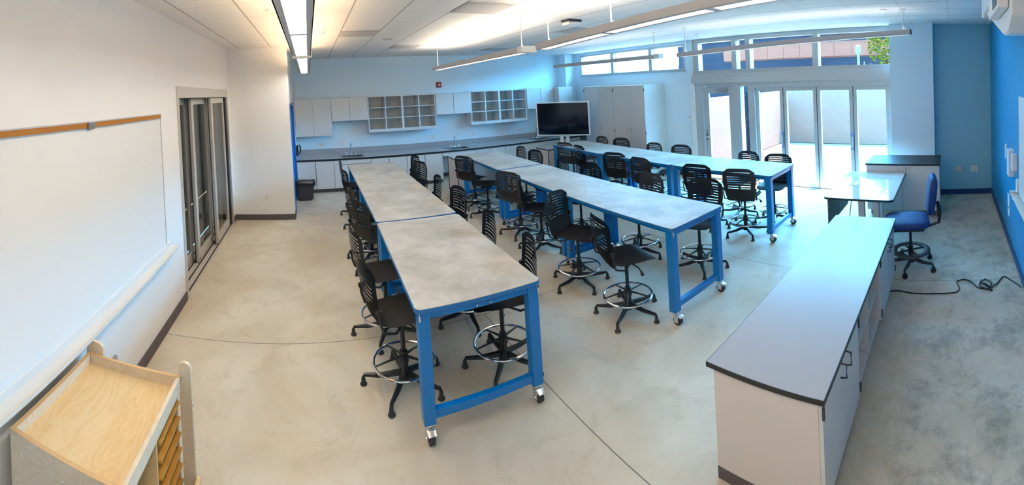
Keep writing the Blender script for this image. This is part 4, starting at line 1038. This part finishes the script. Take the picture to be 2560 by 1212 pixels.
pendant('bright linear pendant over the whiteboard side, far section of the left pair', -.07, 6.62, 2.80, -.055, 3.92, 2.80, .165, 'diffuser_bright', 'uplight_bright', (.15, .9), ndif=2, capend=1)
pendant('bright linear pendant cut by the top left picture edge, near section', -.055, 3.74, 2.80, -.03, -.2, 2.80, .165, 'diffuser_bright', 'uplight_bright', (.12, .9), ndif=3)
pendant('lit linear pendant in the middle, far section with pale end cap', 2.31, 7.12, 2.80, 2.25, 3.78, 2.80, .165, 'diffuser_mid', 'uplight_mid', (.03, .97), ndif=3, capend=1)
pendant('lit linear pendant in the middle, near section running off the top', 2.25, 3.46, 2.80, 2.10, .35, 2.93, .165, 'diffuser_mid', 'uplight_mid', (.04, .35), ndif=3)
pendant('unlit looking linear pendant across the high windows, far left section', 4.86, 7.03, 2.80, 4.86, 4.20, 2.80, .10, 'diffuser_low', 'uplight_low', (.97,), ndif=3, capend=1)
pendant('unlit looking linear pendant across the high windows, near right section', 4.86, 3.80, 2.79, 4.86, .46, 2.94, .10, 'diffuser_low', 'uplight_low', (.04, .97), ndif=3)

# ------------------------------------------------------------------ ceiling fittings
def vent(x0, x1, y0, y1, label):
    o = thing('ceiling_vent', label, 'vent', ((x0 + x1) / 2, (y0 + y1) / 2, C), 0, 'square ceiling vents'); wl = o.location.copy()
    MB().box(x0, x1, y0, y1, C - .008, C - .002, .002).build('frame', 'vent_tile', o, world=wl)
    MB().box(x0 + .03, x1 - .03, y0 + .03, y1 - .03, C - .012, C - .008).build('grille', 'vent_tile', o, world=wl)
vent(.44, .92, 5.02, 5.50, 'square ceiling vent right of the bright pendant')
vent(1.43, 1.91, 6.66, 7.14, 'square ceiling vent near the back wall')
vent(1.43, 1.91, 3.36, 3.86, 'square ceiling vent, nearest one at the top of the picture')
vent(3.42, 3.90, 4.40, 4.90, 'square ceiling vent behind the long middle pendant')
vent(3.42, 3.90, 7.20, 7.68, 'square ceiling vent in front of the back right corner')
def disc(x, y, r, name, label, cat, mt='white_plastic', h=.02, grp=None):
    o = MB().lathe([(0, -h), (r * .7, -h), (r, -h * .4), (r, 0), (0, 0)], n=28).build(name, mt, smooth=SM); o.location = (x, y, C); tag(o, label, cat, grp); return o
disc(-.30, 3.62, .05, 'ceiling_sensor', 'round white ceiling sensor left of the bright pendant', 'sensor')
disc(1.18, 5.85, .085, 'ceiling_speaker', 'round grey ceiling speaker between the left vents', 'speaker', 'vent_tile', .008)
disc(2.62, 3.72, .05, 'ceiling_sensor', 'round white ceiling sensor beside the middle suspension rods', 'sensor')
disc(4.85, .80, .05, 'ceiling_sensor', 'round white ceiling sensor near the white column', 'sensor')
disc(4.18, 5.9, .085, 'ceiling_speaker', 'round ceiling speaker behind the middle pendant', 'speaker', 'vent_tile', .008)
SG = 'fire sprinkler heads'
for x, y, l in ((.2, 4.83, 'sprinkler head right of the bright pendant'), (3.26, 7.6, 'sprinkler head near the back wall'), (5.2, 5.1, 'sprinkler head in front of the high left windows'), (5.65, 4.0, 'small sprinkler head near the entry door windows')):
    o = thing('sprinkler', l, 'sprinkler', (x, y, C), 0, SG)
    MB().lathe([(0, -.012), (.03, -.01), (.035, 0), (0, 0)]).build('escutcheon', 'white_plastic', o, smooth=SM)
    MB().cyl((0, 0, -.05), (0, 0, 0), .01).cyl((0, 0, -.055), (0, 0, -.05), .022).build('head', 'chrome', o, smooth=SM)
ap = thing('ceiling_access_box', 'white box with dark mount hanging under the ceiling', 'ceiling device', (2.98, 3.92, C))
MB().box(-.10, .10, -.08, .08, -.035, 0, .01).build('mount', 'dark_metal', ap)
MB().box(-.095, .095, -.075, .075, -.085, -.035, .02).build('cover', 'white_plastic', ap, smooth=SM)
